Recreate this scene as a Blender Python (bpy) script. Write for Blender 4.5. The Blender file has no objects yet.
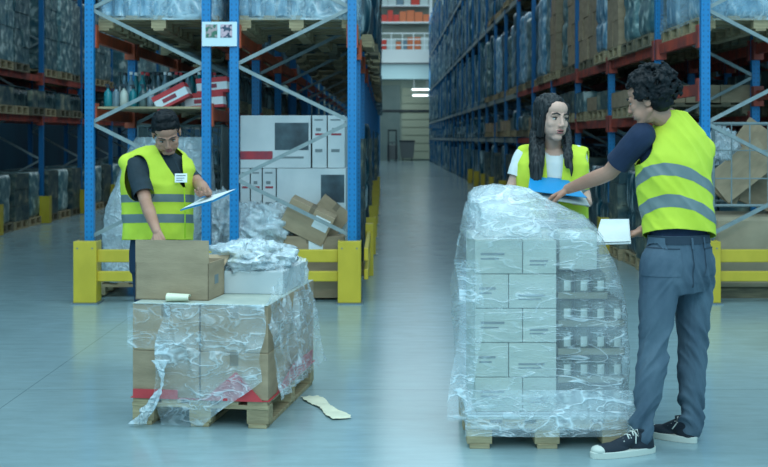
import bpy, bmesh, math, random
from mathutils import Vector, Matrix, noise
from math import sin, cos, pi, radians
random.seed(7)
F = 1213.0; H = 1.55; CX = 384.0; CY = 138.0
SC = bpy.context.scene
COL = SC.collection
def at(px, py, Y):                     # a pixel of the photograph at depth Y -> a point of the place
    return Vector(((px-CX)/F*Y, Y, H-(py-CY)/F*Y))
def V(*a): return Vector(a)
def lin(c):
    return tuple(((x/255.0)/12.92 if x/255.0 <= .04045 else (((x/255.0)+.055)/1.055)**2.4) for x in c)+(1.0,)

# ---------------------------------------------------------------- materials
def newmat(name):
    m = bpy.data.materials.new(name); m.use_nodes = True
    nt = m.node_tree; b = nt.nodes['Principled BSDF']
    return m, nt, b
def N(nt, t, **kw):
    n = nt.nodes.new(t)
    for k, v in kw.items():
        if k in n.inputs.keys(): n.inputs[k].default_value = v
        else: setattr(n, k, v)
    return n
def mat(name, c, rough=.6, c2=None, scale=8, stretch=(1,1,1), bump=0.0, bscale=None, metal=0.0, spec=.5, vary=0.0, detail=4, lo=.35, hi=.65, bdist=.01):
    m, nt, b = newmat(name); L = nt.links
    b.inputs['Roughness'].default_value = rough; b.inputs['Metallic'].default_value = metal
    b.inputs['Specular IOR Level'].default_value = spec
    tc = N(nt, 'ShaderNodeTexCoord'); mp = N(nt, 'ShaderNodeMapping'); mp.inputs['Scale'].default_value = stretch
    L.new(tc.outputs['Object'], mp.inputs['Vector'])
    out = None
    if c2 is not None:
        nz = N(nt, 'ShaderNodeTexNoise'); nz.inputs['Scale'].default_value = scale; nz.inputs['Detail'].default_value = detail
        L.new(mp.outputs[0], nz.inputs['Vector'])
        cr = N(nt, 'ShaderNodeValToRGB'); cr.color_ramp.elements[0].position = lo; cr.color_ramp.elements[1].position = hi
        cr.color_ramp.elements[0].color = lin(c); cr.color_ramp.elements[1].color = lin(c2)
        L.new(nz.outputs['Fac'], cr.inputs['Fac']); out = cr.outputs['Color']
    else:
        rgb = N(nt, 'ShaderNodeRGB'); rgb.outputs[0].default_value = lin(c); out = rgb.outputs[0]
    if vary:
        oi = N(nt, 'ShaderNodeObjectInfo'); hsv = N(nt, 'ShaderNodeHueSaturation')
        mr = N(nt, 'ShaderNodeMapRange'); mr.inputs['To Min'].default_value = 1-vary; mr.inputs['To Max'].default_value = 1+vary
        L.new(oi.outputs['Random'], mr.inputs['Value']); L.new(mr.outputs[0], hsv.inputs['Value'])
        L.new(out, hsv.inputs['Color']); out = hsv.outputs['Color']
    L.new(out, b.inputs['Base Color'])
    if bump:
        n2 = N(nt, 'ShaderNodeTexNoise'); n2.inputs['Scale'].default_value = bscale or scale*3; n2.inputs['Detail'].default_value = 3
        L.new(mp.outputs[0], n2.inputs['Vector'])
        bp = N(nt, 'ShaderNodeBump'); bp.inputs['Strength'].default_value = bump; bp.inputs['Distance'].default_value = bdist
        L.new(n2.outputs['Fac'], bp.inputs['Height']); L.new(bp.outputs[0], b.inputs['Normal'])
    return m

M = {}
M['carton'] = mat('carton', (168,146,118), .75, (150,130,104), 5, (1,1,3), .15, 40, vary=.10)
M['carton_grey'] = mat('carton_grey', (176,184,172), .7, (160,170,160), 6, (1,1,3), .15, 40, vary=.06)
M['carton_white'] = mat('carton_white', (200,205,205), .6, (182,190,192), 3, (1,1,1), .1, 20, vary=.04)
M['carton_edge'] = mat('carton_edge', (120,105,85), .8)
M['wood'] = mat('wood', (180,162,126), .8, (146,130,100), 6, (1,8,8), .3, 30, vary=.10)
M['wood_dark'] = mat('wood_dark', (128,118,94), .85, (96,92,76), 6, (1,8,8), .3, 30, vary=.12)
M['yellow'] = mat('yellow_paint', (204,178,50), .42, (192,168,44), 6, (1,1,.6), .05, 30)
M['brace'] = mat('galvanised', (138,150,150), .45, (122,136,138), 14, (1,1,1), .05, 30)
M['orange'] = mat('orange_beam', (196,84,44), .5, (160,70,44), 6, (1,1,1), .1, 20)
M['red_beam'] = mat('red_beam', (182,70,48), .55, (120,56,50), 6, (1,1,1), .1, 20)
M['red'] = mat('red_card', (196,62,66), .6, (176,54,60), 8)
M['dark'] = mat('dark_plastic', (28,44,54), .5)
M['grey_metal'] = mat('grey_metal', (120,132,138), .4, metal=.5)
M['paper'] = mat('paper', (226,232,232), .6, (214,222,224), 5, (1,1,1), .1, 14)
M['masking'] = mat('cream_paper', (222,222,196), .6, (208,210,186), 12, (1,1,1), .2, 30)
M['print_dark'] = mat('print_dark', (40,52,60), .35, (66,86,94), 6)
M['print_red'] = mat('print_red', (176,50,60), .5, (120,50,66), 6)
M['print_grey'] = mat('print_grey', (112,122,124), .6)
M['teal'] = mat('teal_plastic', (20,120,130), .35)
M['bottle'] = mat('bottle_plastic', (92,122,136), .18, (150,178,190), 14, (1,1,.4), .2, 20, vary=.2)
M['bottle_dark'] = mat('bottle_glass_dark', (30,54,60), .15, (92,112,110), 10, (1,1,.5), .2, 20, vary=.25)
M['can'] = mat('can', (34,42,28), .3, (70,74,50), 12, (1,1,.4), .1, 20, vary=.15)
M['can_label'] = mat('can_label', (176,182,172), .5, (150,160,152), 12)
M['tray'] = mat('tray_card', (110,108,88), .8, vary=.1)
# stretch film: clear plastic with whiter folds where it is crumpled
def film(name, base, streak, scale, stretch, rough=.16, col=(222,236,242), bump=.5, width=.10, bdist=.012, patch=.25):
    m, nt, b = newmat(name); L = nt.links
    b.inputs['Base Color'].default_value = lin(col); b.inputs['Roughness'].default_value = rough
    b.inputs['Specular IOR Level'].default_value = .8
    tc = N(nt, 'ShaderNodeTexCoord'); mp = N(nt, 'ShaderNodeMapping'); mp.inputs['Scale'].default_value = stretch
    L.new(tc.outputs['Object'], mp.inputs['Vector'])
    def noise_(sc, det, dist):
        nz = N(nt, 'ShaderNodeTexNoise'); nz.inputs['Scale'].default_value = sc; nz.inputs['Detail'].default_value = det
        nz.inputs['Distortion'].default_value = dist; L.new(mp.outputs[0], nz.inputs['Vector']); return nz.outputs['Fac']
    def ma(op, x, y=None):
        n = N(nt, 'ShaderNodeMath', operation=op)
        for i, q in enumerate((x, y)):
            if q is None: continue
            if hasattr(q, 'links'): L.new(q, n.inputs[i])
            else: n.inputs[i].default_value = q
        return n.outputs[0]
    n1 = noise_(scale, 2, .8); n2 = noise_(scale*2.7, 2, .6); n3 = noise_(scale*.35, 2, 0)
    def crease(n, w): 
        mr = N(nt, 'ShaderNodeMapRange', interpolation_type='SMOOTHSTEP'); L.new(ma('ABSOLUTE', ma('SUBTRACT', n, .5)), mr.inputs['Value'])
        mr.inputs['From Min'].default_value = 0; mr.inputs['From Max'].default_value = w
        mr.inputs['To Min'].default_value = 1; mr.inputs['To Max'].default_value = 0; return mr.outputs[0]
    c1 = ma('POWER', crease(n1, width), 1.6); c2 = ma('MULTIPLY', ma('POWER', crease(n2, width*.8), 2.0), .6)
    mr3 = N(nt, 'ShaderNodeMapRange'); L.new(n3, mr3.inputs['Value']); mr3.inputs['From Min'].default_value = .4; mr3.inputs['From Max'].default_value = .7
    amount = mr3.outputs[0]
    s_ = ma('MULTIPLY', ma('MAXIMUM', c1, c2), ma('ADD', ma('MULTIPLY', amount, .8), .3))
    al = ma('ADD', ma('ADD', ma('MULTIPLY', s_, streak), base), ma('MULTIPLY', amount, patch))
    al = ma('MINIMUM', al, 1.0)
    L.new(al, b.inputs['Alpha'])
    bp = N(nt, 'ShaderNodeBump'); bp.inputs['Strength'].default_value = bump; bp.inputs['Distance'].default_value = bdist
    L.new(ma('MAXIMUM', c1, c2), bp.inputs['Height']); L.new(bp.outputs[0], b.inputs['Normal'])
    return m
M['film'] = film('stretch_film', .13, .50, 6, (.8,.8,2.2), width=.055, patch=.30)
M['film_wrap'] = film('stretch_film_wrap', .13, .50, 5.5, (.6,.6,2.6), width=.045, patch=.24)
M['film_thin'] = film('stretch_film_thin', .06, .5, 6, (.7,.7,2.4), patch=.14, width=.05)
M['film_heap'] = film('crumpled_film', .50, .45, 8, (1,1,1), bump=.8, patch=.2, width=.07)
M['film_back'] = film('dusty_film', .14, .5, 4, (1,1,1), col=(170,195,205))
# loads deep in the racks: upright goods in shrink film
def goods(name, a, b_, c_, sc, st, rough=.3):
    m, nt, b = newmat(name); L = nt.links
    tc = N(nt, 'ShaderNodeTexCoord'); mp = N(nt, 'ShaderNodeMapping'); mp.inputs['Scale'].default_value = st
    oi = N(nt, 'ShaderNodeObjectInfo'); ad = N(nt, 'ShaderNodeVectorMath', operation='ADD')
    mu = N(nt, 'ShaderNodeMath', operation='MULTIPLY'); mu.inputs[1].default_value = 37.0
    L.new(oi.outputs['Random'], mu.inputs[0]); L.new(tc.outputs['Object'], mp.inputs['Vector'])
    L.new(mp.outputs[0], ad.inputs[0]); L.new(mu.outputs[0], ad.inputs[1])
    nz = N(nt, 'ShaderNodeTexNoise'); nz.inputs['Scale'].default_value = sc; nz.inputs['Detail'].default_value = 4
    L.new(ad.outputs[0], nz.inputs['Vector'])
    cr = N(nt, 'ShaderNodeValToRGB'); e = cr.color_ramp.elements
    e[0].position = .38; e[0].color = lin(a); e[1].position = .66; e[1].color = lin(c_)
    q = e.new(.55); q.color = lin(b_)
    L.new(nz.outputs['Fac'], cr.inputs['Fac'])
    hsv = N(nt, 'ShaderNodeHueSaturation'); mr = N(nt, 'ShaderNodeMapRange'); mr.inputs['To Min'].default_value = .65; mr.inputs['To Max'].default_value = 1.25
    L.new(oi.outputs['Random'], mr.inputs['Value']); L.new(mr.outputs[0], hsv.inputs['Value']); L.new(cr.outputs[0], hsv.inputs['Color'])
    L.new(hsv.outputs[0], b.inputs['Base Color']); b.inputs['Roughness'].default_value = rough
    bp = N(nt, 'ShaderNodeBump'); bp.inputs['Strength'].default_value = .7; bp.inputs['Distance'].default_value = .03
    L.new(nz.outputs['Fac'], bp.inputs['Height']); L.new(bp.outputs[0], b.inputs['Normal'])
    return m
M['goods_dark'] = goods('shrink_wrapped_goods', (10,52,72), (32,84,98), (196,218,222), 6, (1.9,1.9,.32))  # pale upright streaks are film highlights painted into the base colour
M['goods_pale'] = goods('pale_wrapped_goods', (60,104,116), (112,142,142), (196,212,208), 5, (1.4,1.4,1.4), .35)
M['goods_brown'] = goods('brown_wrapped_goods', (40,72,80), (88,104,98), (150,150,128), 4, (1,1,1.5), .5)
M['goods_blue'] = goods('blue_wrapped_goods', (92,140,168), (140,182,206), (220,238,246), 6, (1.6,1.6,.9), .25)  # whitish spots paint the gleam of the wrap into the colour

def perforated(name, c):
    m, nt, b = newmat(name); L = nt.links
    tc = N(nt, 'ShaderNodeTexCoord'); sp = N(nt, 'ShaderNodeSeparateXYZ'); L.new(tc.outputs['Object'], sp.inputs[0])
    def ma(op, a, b2=None):
        n = N(nt, 'ShaderNodeMath', operation=op)
        if hasattr(a, 'links'): L.new(a, n.inputs[0])
        else: n.inputs[0].default_value = a
        if b2 is not None:
            if hasattr(b2, 'links'): L.new(b2, n.inputs[1])
            else: n.inputs[1].default_value = b2
        return n.outputs[0]
    z = ma('PINGPONG', ma('MULTIPLY', sp.outputs['Z'], 1.0), .025)
    x = ma('SUBTRACT', ma('ABSOLUTE', sp.outputs['X']), .022)
    r = ma('ADD', ma('POWER', x, 2.0), ma('MULTIPLY', ma('POWER', z, 2.0), .5))
    hole = ma('LESS_THAN', r, .00006)
    mx = N(nt, 'ShaderNodeMix', data_type='RGBA'); L.new(hole, mx.inputs['Factor'])
    mx.inputs['A'].default_value = lin(c); mx.inputs['B'].default_value = lin((0,92,140))
    L.new(mx.outputs['Result'], b.inputs['Base Color']); b.inputs['Roughness'].default_value = .45
    return m
M['blue'] = perforated('blue_perforated_steel', (0,120,178))
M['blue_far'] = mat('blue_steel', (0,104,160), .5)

# ---------------------------------------------------------------- mesh building
class MB:
    def __init__(s): s.v = []; s.f = []; s.smooth = False
    def add(s, vs, fs):
        o = len(s.v); s.v += [tuple(v) for v in vs]; s.f += [tuple(i+o for i in f) for f in fs]; return s
    def box(s, c, d, R=None):
        c = Vector(c); hx, hy, hz = d[0]/2, d[1]/2, d[2]/2
        vs = [Vector((x*hx, y*hy, z*hz)) for x in (-1,1) for y in (-1,1) for z in (-1,1)]
        if R is not None: vs = [R @ v for v in vs]
        return s.add([c+v for v in vs], [(0,1,3,2),(4,6,7,5),(0,4,5,1),(2,3,7,6),(0,2,6,4),(1,5,7,3)])
    def bb(s, x0, x1, y0, y1, z0, z1): return s.box(((x0+x1)/2,(y0+y1)/2,(z0+z1)/2), (x1-x0,y1-y0,z1-z0))
    def bar(s, p, q, w, h, up=(0,0,1)):
        p = Vector(p); q = Vector(q); d = (q-p); l = d.length; d.normalize()
        u = Vector(up); sd = d.cross(u)
        if sd.length < 1e-4: sd = d.cross(Vector((0,1,0)))
        sd.normalize(); u = sd.cross(d)
        R = Matrix((sd, d, u)).transposed()
        return s.box((p+q)/2, (w, l, h), R)
    def tube(s, pts, r, n=8, caps=True):
        pts = [Vector(p) for p in pts]; rs = r if isinstance(r, (list,tuple)) else [r]*len(pts)
        o = len(s.v); ref = None
        for i, p in enumerate(pts):
            d = (pts[min(i+1,len(pts)-1)]-pts[max(i-1,0)]).normalized()
            if ref is None: ref = Vector((0,0,1)) if abs(d.z) < .9 else Vector((0,1,0))
            a = d.cross(ref).normalized(); b = a.cross(d); ref = b if abs(d.dot(b))<.9 else ref
            for k in range(n): s.v.append(tuple(p+(a*cos(2*pi*k/n)+b*sin(2*pi*k/n))*rs[i]))
        for i in range(len(pts)-1):
            for k in range(n):
                s.f.append((o+i*n+k, o+i*n+(k+1)%n, o+(i+1)*n+(k+1)%n, o+(i+1)*n+k))
        if caps:
            s.f.append(tuple(o+k for k in range(n))[::-1]); s.f.append(tuple(o+(len(pts)-1)*n+k for k in range(n)))
        return s
    def rings(s, rg, caps=True):
        o = len(s.v); n = len(rg[0])
        for r in rg: s.v += [tuple(p) for p in r]
        for i in range(len(rg)-1):
            for k in range(n):
                s.f.append((o+i*n+k, o+i*n+(k+1)%n, o+(i+1)*n+(k+1)%n, o+(i+1)*n+k))
        if caps:
            s.f.append(tuple(o+k for k in range(n))[::-1]); s.f.append(tuple(o+(len(rg)-1)*n+k for k in range(n)))
        return s
    def lathe(s, c, prof, n=16):
        c = Vector(c)
        return s.rings([[c+Vector((r*cos(2*pi*k/n), r*sin(2*pi*k/n), z)) for k in range(n)] for r, z in prof])
    def grid(s, nu, nv, fn):
        o = len(s.v)
        for j in range(nv+1):
            for i in range(nu+1): s.v.append(tuple(fn(i/nu, j/nv)))
        for j in range(nv):
            for i in range(nu):
                a = o+j*(nu+1)+i; s.f.append((a, a+1, a+nu+2, a+nu+1))
        return s
    def mesh(s, name, m):
        me = bpy.data.meshes.new(name); me.from_pydata(s.v, [], s.f)
        bm = bmesh.new(); bm.from_mesh(me); bmesh.ops.recalc_face_normals(bm, faces=bm.faces); bm.to_mesh(me); bm.free()
        if s.smooth: me.polygons.foreach_set('use_smooth', [True]*len(me.polygons))
        me.materials.append(M[m] if isinstance(m, str) else m); me.update(); return me
    def build(s, name, m, parent=None, bevel=0, loc=None, rot=None, smooth=None):
        if smooth is not None: s.smooth = smooth
        return link(name, s.mesh(name, m), parent, bevel, loc, rot)
def link(name, me, parent=None, bevel=0, loc=None, rot=None):
    o = bpy.data.objects.new(name, me); COL.objects.link(o)
    if parent is not None: o.parent = parent
    if loc is not None: o.location = loc
    if rot is not None: o.rotation_euler = rot
    if bevel:
        b = o.modifiers.new('bevel', 'BEVEL'); b.width = bevel; b.segments = 2; b.limit_method = 'ANGLE'
    return o
def tag(o, label=None, cat=None, group=None, kind=None):
    for k, v in (('label',label),('category',cat),('group',group),('kind',kind)):
        if v: o[k] = v
    return o
def thing(name, label, cat, loc=(0,0,0), rz=0, group=None):
    o = bpy.data.objects.new(name, None); COL.objects.link(o); o.empty_display_size = .1
    o.location = loc; o.rotation_euler = (0,0,rz); return tag(o, label, cat, group)
def dup(root, loc, rz, label, group=None):
    r = root.copy(); COL.objects.link(r); r.location = loc; r.rotation_euler = (0,0,rz); r['label'] = label
    if group: r['group'] = group
    for ch in list(KIDS.get(root.name, [])):
        c = ch.copy(); COL.objects.link(c); c.parent = r
        for g in KIDS.get(ch.name, []):
            d = g.copy(); COL.objects.link(d); d.parent = c
    return r
KIDS = {}
def remember(root):
    KIDS[root.name] = list(root.children)
    for c in root.children: KIDS[c.name] = list(c.children)
# ---------------------------------------------------------------- the setting
def struct(name, mb, m, parent=None):
    o = mb.build(name, m, parent)
    if parent is None: o['kind'] = 'structure'
    return o
def floor_mat():
    m, nt, b = newmat('polished_concrete'); L = nt.links
    tc = N(nt, 'ShaderNodeTexCoord')
    n1 = N(nt, 'ShaderNodeTexNoise'); n1.inputs['Scale'].default_value = .55; n1.inputs['Detail'].default_value = 6
    mp = N(nt, 'ShaderNodeMapping'); mp.inputs['Scale'].default_value = (1, .45, 1)
    L.new(tc.outputs['Object'], mp.inputs[0]); L.new(mp.outputs[0], n1.inputs['Vector'])
    cr = N(nt, 'ShaderNodeValToRGB'); e = cr.color_ramp.elements
    e[0].position = .3; e[0].color = lin((126,150,154)); e[1].position = .7; e[1].color = lin((150,174,178))
    L.new(n1.outputs['Fac'], cr.inputs[0])
    # fine scuffs
    n2 = N(nt, 'ShaderNodeTexNoise'); n2.inputs['Scale'].default_value = 9; n2.inputs['Detail'].default_value = 8; n2.inputs['Roughness'].default_value = .7
    mp2 = N(nt, 'ShaderNodeMapping'); mp2.inputs['Scale'].default_value = (.35, 1.2, 1)
    L.new(tc.outputs['Object'], mp2.inputs[0]); L.new(mp2.outputs[0], n2.inputs['Vector'])
    mr = N(nt, 'ShaderNodeMapRange'); mr.inputs['From Min'].default_value=.3; mr.inputs['From Max'].default_value=.7; mr.inputs['To Min'].default_value=.86; mr.inputs['To Max'].default_value=1.08
    L.new(n2.outputs['Fac'], mr.inputs['Value'])
    mx = N(nt, 'ShaderNodeVectorMath', operation='SCALE'); L.new(cr.outputs[0], mx.inputs[0]); L.new(mr.outputs[0], mx.inputs['Scale'])
    # dark oily stains
    n3 = N(nt, 'ShaderNodeTexNoise'); n3.inputs['Scale'].default_value = 1.1; n3.inputs['Detail'].default_value = 3
    mp3 = N(nt, 'ShaderNodeMapping'); mp3.inputs['Scale'].default_value = (.6, .5, 1); mp3.inputs['Location'].default_value = (3.3, 1.7, 0)
    L.new(tc.outputs['Object'], mp3.inputs[0]); L.new(mp3.outputs[0], n3.inputs['Vector'])
    mr3 = N(nt, 'ShaderNodeMapRange'); mr3.inputs['From Min'].default_value=.60; mr3.inputs['From Max'].default_value=.78; mr3.inputs['To Min'].default_value=1; mr3.inputs['To Max'].default_value=.72
    L.new(n3.outputs['Fac'], mr3.inputs['Value'])
    mx3 = N(nt, 'ShaderNodeVectorMath', operation='SCALE'); L.new(mx.outputs[0], mx3.inputs[0]); L.new(mr3.outputs[0], mx3.inputs['Scale'])
    # sawn joints
    br = N(nt, 'ShaderNodeTexBrick'); br.offset = 0; br.inputs['Scale'].default_value = 1; br.inputs['Mortar Size'].default_value = .004
    br.inputs['Brick Width'].default_value = 6; br.inputs['Row Height'].default_value = 4.1
    br.inputs['Color1'].default_value = br.inputs['Color2'].default_value = (1,1,1,1); br.inputs['Mortar'].default_value = (.62,.66,.68,1)
    mp4 = N(nt, 'ShaderNodeMapping'); mp4.inputs['Location'].default_value = (2.2, .72, 0)
    L.new(tc.outputs['Object'], mp4.inputs[0]); L.new(mp4.outputs[0], br.inputs['Vector'])
    mx4 = N(nt, 'ShaderNodeMix', data_type='RGBA', blend_type='MULTIPLY'); mx4.inputs['Factor'].default_value = 1
    L.new(mx3.outputs[0], mx4.inputs['A']); L.new(br.outputs['Color'], mx4.inputs['B'])
    L.new(mx4.outputs['Result'], b.inputs['Base Color'])
    mr2 = N(nt, 'ShaderNodeMapRange'); mr2.inputs['To Min'].default_value=.13; mr2.inputs['To Max'].default_value=.25
    L.new(n2.outputs['Fac'], mr2.inputs['Value']); L.new(mr2.outputs[0], b.inputs['Roughness'])
    b.inputs['Specular IOR Level'].default_value = .32
    return m
M['floor'] = floor_mat()
M['wall'] = mat('dark_wall', (20,84,110), .9, (16,70,96), 1)
M['wall_pale'] = mat('end_wall', (150,168,160), .8, (136,156,150), .5)
M['white_panel'] = mat('white_panel', (205,222,226), .6)
M['panel_blue'] = mat('pale_blue_panel', (160,196,206), .6)
struct('floor', MB().bb(-9.4, 9.4, -2, 84, -.2, 0), 'floor')
struct('wall_left', MB().bb(-9.4, -9.2, 9, 84.2, 0, 12.5), 'wall')
struct('wall_right', MB().bb(7.3, 7.5, 9, 84.2, 0, 12.5), 'wall')
struct('wall_back', MB().bb(-9.4, 7.5, 84, 84.3, 0, 12.5), 'wall_pale')
M['roof'] = mat('roof_sheet', (70,104,116), .8, (60,92,104), .5)
struct('ceiling', MB().bb(-9.4, 7.5, 15, 84.3, 12.5, 12.7), 'roof')
# far end of the aisle: gallery front, racking with boxes behind the rail, doors beneath it
struct('trim_1', MB().bb(-4.2, 5.2, 82.2, 83.9, 5.55, 6.55), 'panel_blue')
struct('trim_2', MB().bb(-4.2, 5.2, 82.0, 83.9, 6.65, 7.5), 'white_panel')
struct('trim_3', MB().bb(-4.2, 5.2, 82.1, 83.9, 6.54, 6.66), 'grey_metal')
dr = MB().bb(-.2, 1.1, 83.86, 83.99, 0, 5.2); struct('door_1', dr, mat('door_grey', (112,134,134), .6, (100,124,126), 1))
pj = MB()
for i in range(9): pj.bb(1.25, 3.2, 83.9, 83.99, .1+i*.55, .1+i*.55+.5)
struct('door_2', pj, mat('door_pale', (165,178,160), .6))
struct('trim_4', MB().bb(-4, 5.2, 83.8, 83.99, 3.35, 3.5), 'dark')
rail = thing('guard_rail', 'white railing along the gallery front at the far end of the aisle', 'railing', (0,82.3,7.5))
for z in (.35,.75,1.15): MB().bar((-4,0,z),(5,0,z),.05,.07).build('rail_bar','white_panel',rail)
for i in range(13): MB().bb(-4+i*.75-.03,-4+i*.75+.03,-.03,.03,0,1.18).build('post','white_panel',rail)
gr = thing('gallery_shelving', 'white framed shelving with red and orange boxes above the far end of the aisle', 'shelving', (0,83.2,7.5))
MB().bb(-.4,3.3,-.3,.4,1.9,2.0).bb(-.4,3.3,-.3,.4,3.05,3.15).bb(-.4,3.3,-.3,.4,.0,.1).build('shelf','white_panel',gr)
MB().bb(-.4,-.3,-.35,.4,0,4.6).bb(3.1,3.3,-.35,.4,0,4.6).build('frame','white_panel',gr)
rr = random.Random(3)
bc = [mat('gallery_box_red',(190,60,50),.6), mat('gallery_box_orange',(196,110,70),.6), mat('gallery_box_pale',(180,200,200),.6), mat('gallery_box_slate',(96,128,144),.6)]
k = 0
for zz, hh in ((.1,.9),(2.0,.8),(3.15,.9)):
    x = -.2
    while x < 2.9:
        w = rr.uniform(.3,.6); h_ = hh*rr.uniform(.6,1)
        o = MB().bb(-w/2,w/2,-.25,.25,0,h_).build('stored_box', bc[rr.choice([0,1,0,1,2,3] if zz<3 else [0,2,3,2])], None, loc=(x+w/2,83.2,7.5+zz+.001))
        tag(o, 'small far box in a row on the gallery shelving above the aisle end', 'box', 'boxes on the gallery shelving'); x += w+.04
# lit tube lamps under the gallery
lm, nt, b = newmat('lamp_tube'); b.inputs['Emission Color'].default_value = (.8,.95,1,1); b.inputs['Emission Strength'].default_value = 2.2
for i, (x0,x1,z) in enumerate(((1.9,3.1,4.85),(1.95,3.0,4.45))):
    o = MB().bb(x0,x1,-.06,.06,-.05,.05).build('tube_lamp', lm, None, loc=(0,82.6,z))
    tag(o, ['upper','lower'][i]+' lit tube lamp under the gallery at the far end', 'lamp')
    MB().bb(x0,x1,-.08,.08,.05,.10).build('housing','white_panel',o)
    for hx in (x0+.12,x1-.12): MB().bb(hx-.02,hx+.02,-.02,.02,.1,5.55-z).build('hanger','grey_metal',o)
# machines standing in front of the end wall
t = thing('pallet_stacker', 'dark grey pallet stacker parked at the far end of the aisle', 'machine', (.55,80.5,0))
MB().bb(-.35,.35,-.3,.4,.15,1.1).build('body','print_grey',t,.03)
MB().bb(-.3,-.22,-.42,-.34,0,2.1).bb(.22,.3,-.42,-.34,0,2.1).bb(-.3,.3,-.42,-.36,2.0,2.1).build('mast','dark',t)
MB().bb(-.28,-.14,-1.5,-.42,.05,.12).bb(.14,.28,-1.5,-.42,.05,.12).build('fork','dark',t)
MB().tube([(0,.4,.9),(0,.8,1.25)],.03).tube([(-.2,.8,1.25),(.2,.8,1.25)],.03).build('tiller','dark',t)
for sx in (-.25,.25): MB().tube([(sx-.04,.2,.08),(sx+.04,.2,.08)],.08,12).build('wheel','dark',t)
t = thing('waste_container', 'grey wheeled container parked right of the stacker at the far end', 'container', (1.55,81,0))
MB().rings([[(-.4,-.35,.2),(.4,-.35,.2),(.4,.35,.2),(-.4,.35,.2)],[(-.5,-.45,1.3),(.5,-.45,1.3),(.5,.45,1.3),(-.5,.45,1.3)]]).build('bin_body','print_grey',t)
MB().bb(-.52,.52,-.47,.47,1.3,1.4).build('lid','dark',t,.02)
for sx in (-.3,.3): MB().tube([(sx-.03,-.2,.1),(sx+.03,-.2,.1)],.1,12).build('wheel','dark',t)

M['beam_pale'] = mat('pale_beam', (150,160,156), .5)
# ---------------------------------------------------------------- racking
def node_zs(hi, n0, p): 
    z = n0; out = []
    while z < hi: out.append(z); z += p
    return out
BEAMS = {}
def rack(name, label, xa, xb, Ys, levels, hgt, first_node_left=True, beam='orange', feet=True, hero=True, face=1):
    """a row of racking: frames across X between xa and xb at every Y, beams along Y"""
    t = thing(name, label, 'rack', ((xa+xb)/2, Ys[0], 0))
    cx = (xa+xb)/2; hw = (xb-xa)/2
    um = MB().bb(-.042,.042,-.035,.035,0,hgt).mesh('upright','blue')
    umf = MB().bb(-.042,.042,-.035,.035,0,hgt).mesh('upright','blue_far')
    # zigzag
    zs = node_zs(hgt-.1, .1, 0.54)
    zb = MB()
    x0, x1 = -hw+.05, hw-.05
    off = 0 if first_node_left else 1
    # nodes chosen so that the frame at the aisle mouth shows them where the photograph does
    zn = 1.55+(138-NODE0[first_node_left])/105.5
    base = zn - .54*8; j = 0; prev = None
    while base < hgt-.1:
        if base > .12:
            x = x0 if (j % 2 == 0) == True else x1
            if not first_node_left: x = -x
            if prev: zb.bar(prev, (x,0,base), .035, .032, (0,1,0))
            prev = (x,0,base)
        base += .54; j += 1
    zm = zb.mesh('brace','brace')
    fm = MB().bb(-.07,.07,-.06,.06,0,.012).mesh('foot_plate','grey_metal')
    for i, y in enumerate(Ys):
        for sx in (-1, 1):
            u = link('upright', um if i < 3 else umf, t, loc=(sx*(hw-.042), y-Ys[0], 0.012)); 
            if i < 6: link('foot_plate', fm, t, loc=(sx*(hw-.042), y-Ys[0], 0))
        link('brace', zm, t, loc=(0, y-Ys[0], 0))
    nb = 0; far = MB()
    cm = MB().bb(-.055,.055,-.05,.05,-.2,.02).mesh('beam_connector', beam)
    for i in range(len(Ys)-1):
        L_ = Ys[i+1]-Ys[i]
        for z in levels(i):
            for sx in (-1, 1):
                a = (sx*(hw-.042), Ys[i]-Ys[0]+.035, z-.055); b_ = (sx*(hw-.042), Ys[i+1]-Ys[0]-.035, z-.055)
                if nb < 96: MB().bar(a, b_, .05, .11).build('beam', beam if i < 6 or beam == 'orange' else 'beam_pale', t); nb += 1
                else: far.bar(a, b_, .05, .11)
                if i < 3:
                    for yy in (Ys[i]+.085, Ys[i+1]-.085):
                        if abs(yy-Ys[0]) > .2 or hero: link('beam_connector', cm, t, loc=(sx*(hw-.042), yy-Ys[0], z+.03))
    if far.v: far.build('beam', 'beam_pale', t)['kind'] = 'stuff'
    return t
NODE0 = {True: 9, False: 8}
Y0 = 11.5
def bays(n, first=1.93, y0=Y0, d=2.8): return [y0, y0+first] + [y0+first+d*(k+1) for k in range(n)]
YR = bays(24); YA = bays(24); YB = bays(7)
def lev_r(i): return [2.07, 2.58, 4.75, 7.0, 9.2] if i == 0 else ([1.80, 2.58, 4.75, 7.0, 9.2] if i < 4 else [1.55, 2.58, 4.75, 7.0, 9.2])
def lev_a(i): return [2.58, 4.75, 7.0, 9.2]
def lev_b(i): return [1.83, 2.58, 4.75, 7.0]
XR0, XR1 = 3.0, 4.15
XA0, XA1 = -1.46, -.26
XB0, XB1 = -2.83, -1.64
XC0, XC1 = -7.3, -6.2
rack('pallet_rack','blue and orange pallet rack row right of the aisle, running to the far end', XR0, XR1, YR, lev_r, 9.6, True, 'red_beam')
rack('pallet_rack','blue pallet rack row bordering the aisle on its left, second upright pair from the left', XA0, XA1, YA, lev_a, 9.6, False)
rack('pallet_rack','blue pallet rack row whose end frame stands behind the man with the clipboard', XB0, XB1, YB, lev_b, 9.6, True)
YC = [16.5+2.8*k for k in range(-1,10)]
rack('pallet_rack','dim blue pallet rack row across the next aisle at the left edge', XC0, XC1, YC, lambda i: [1.95,2.68,4.9,7.0], 9.0, True, 'red_beam', hero=False)
YE = [13.4+2.8*k for k in range(0,8)]
rack('pallet_rack','dark blue pallet rack row behind the right rack, seen through its gaps', 4.55, 5.65, YE, lambda i: [1.8,2.58,4.75], 7.5, True, 'red_beam', hero=False)

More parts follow.
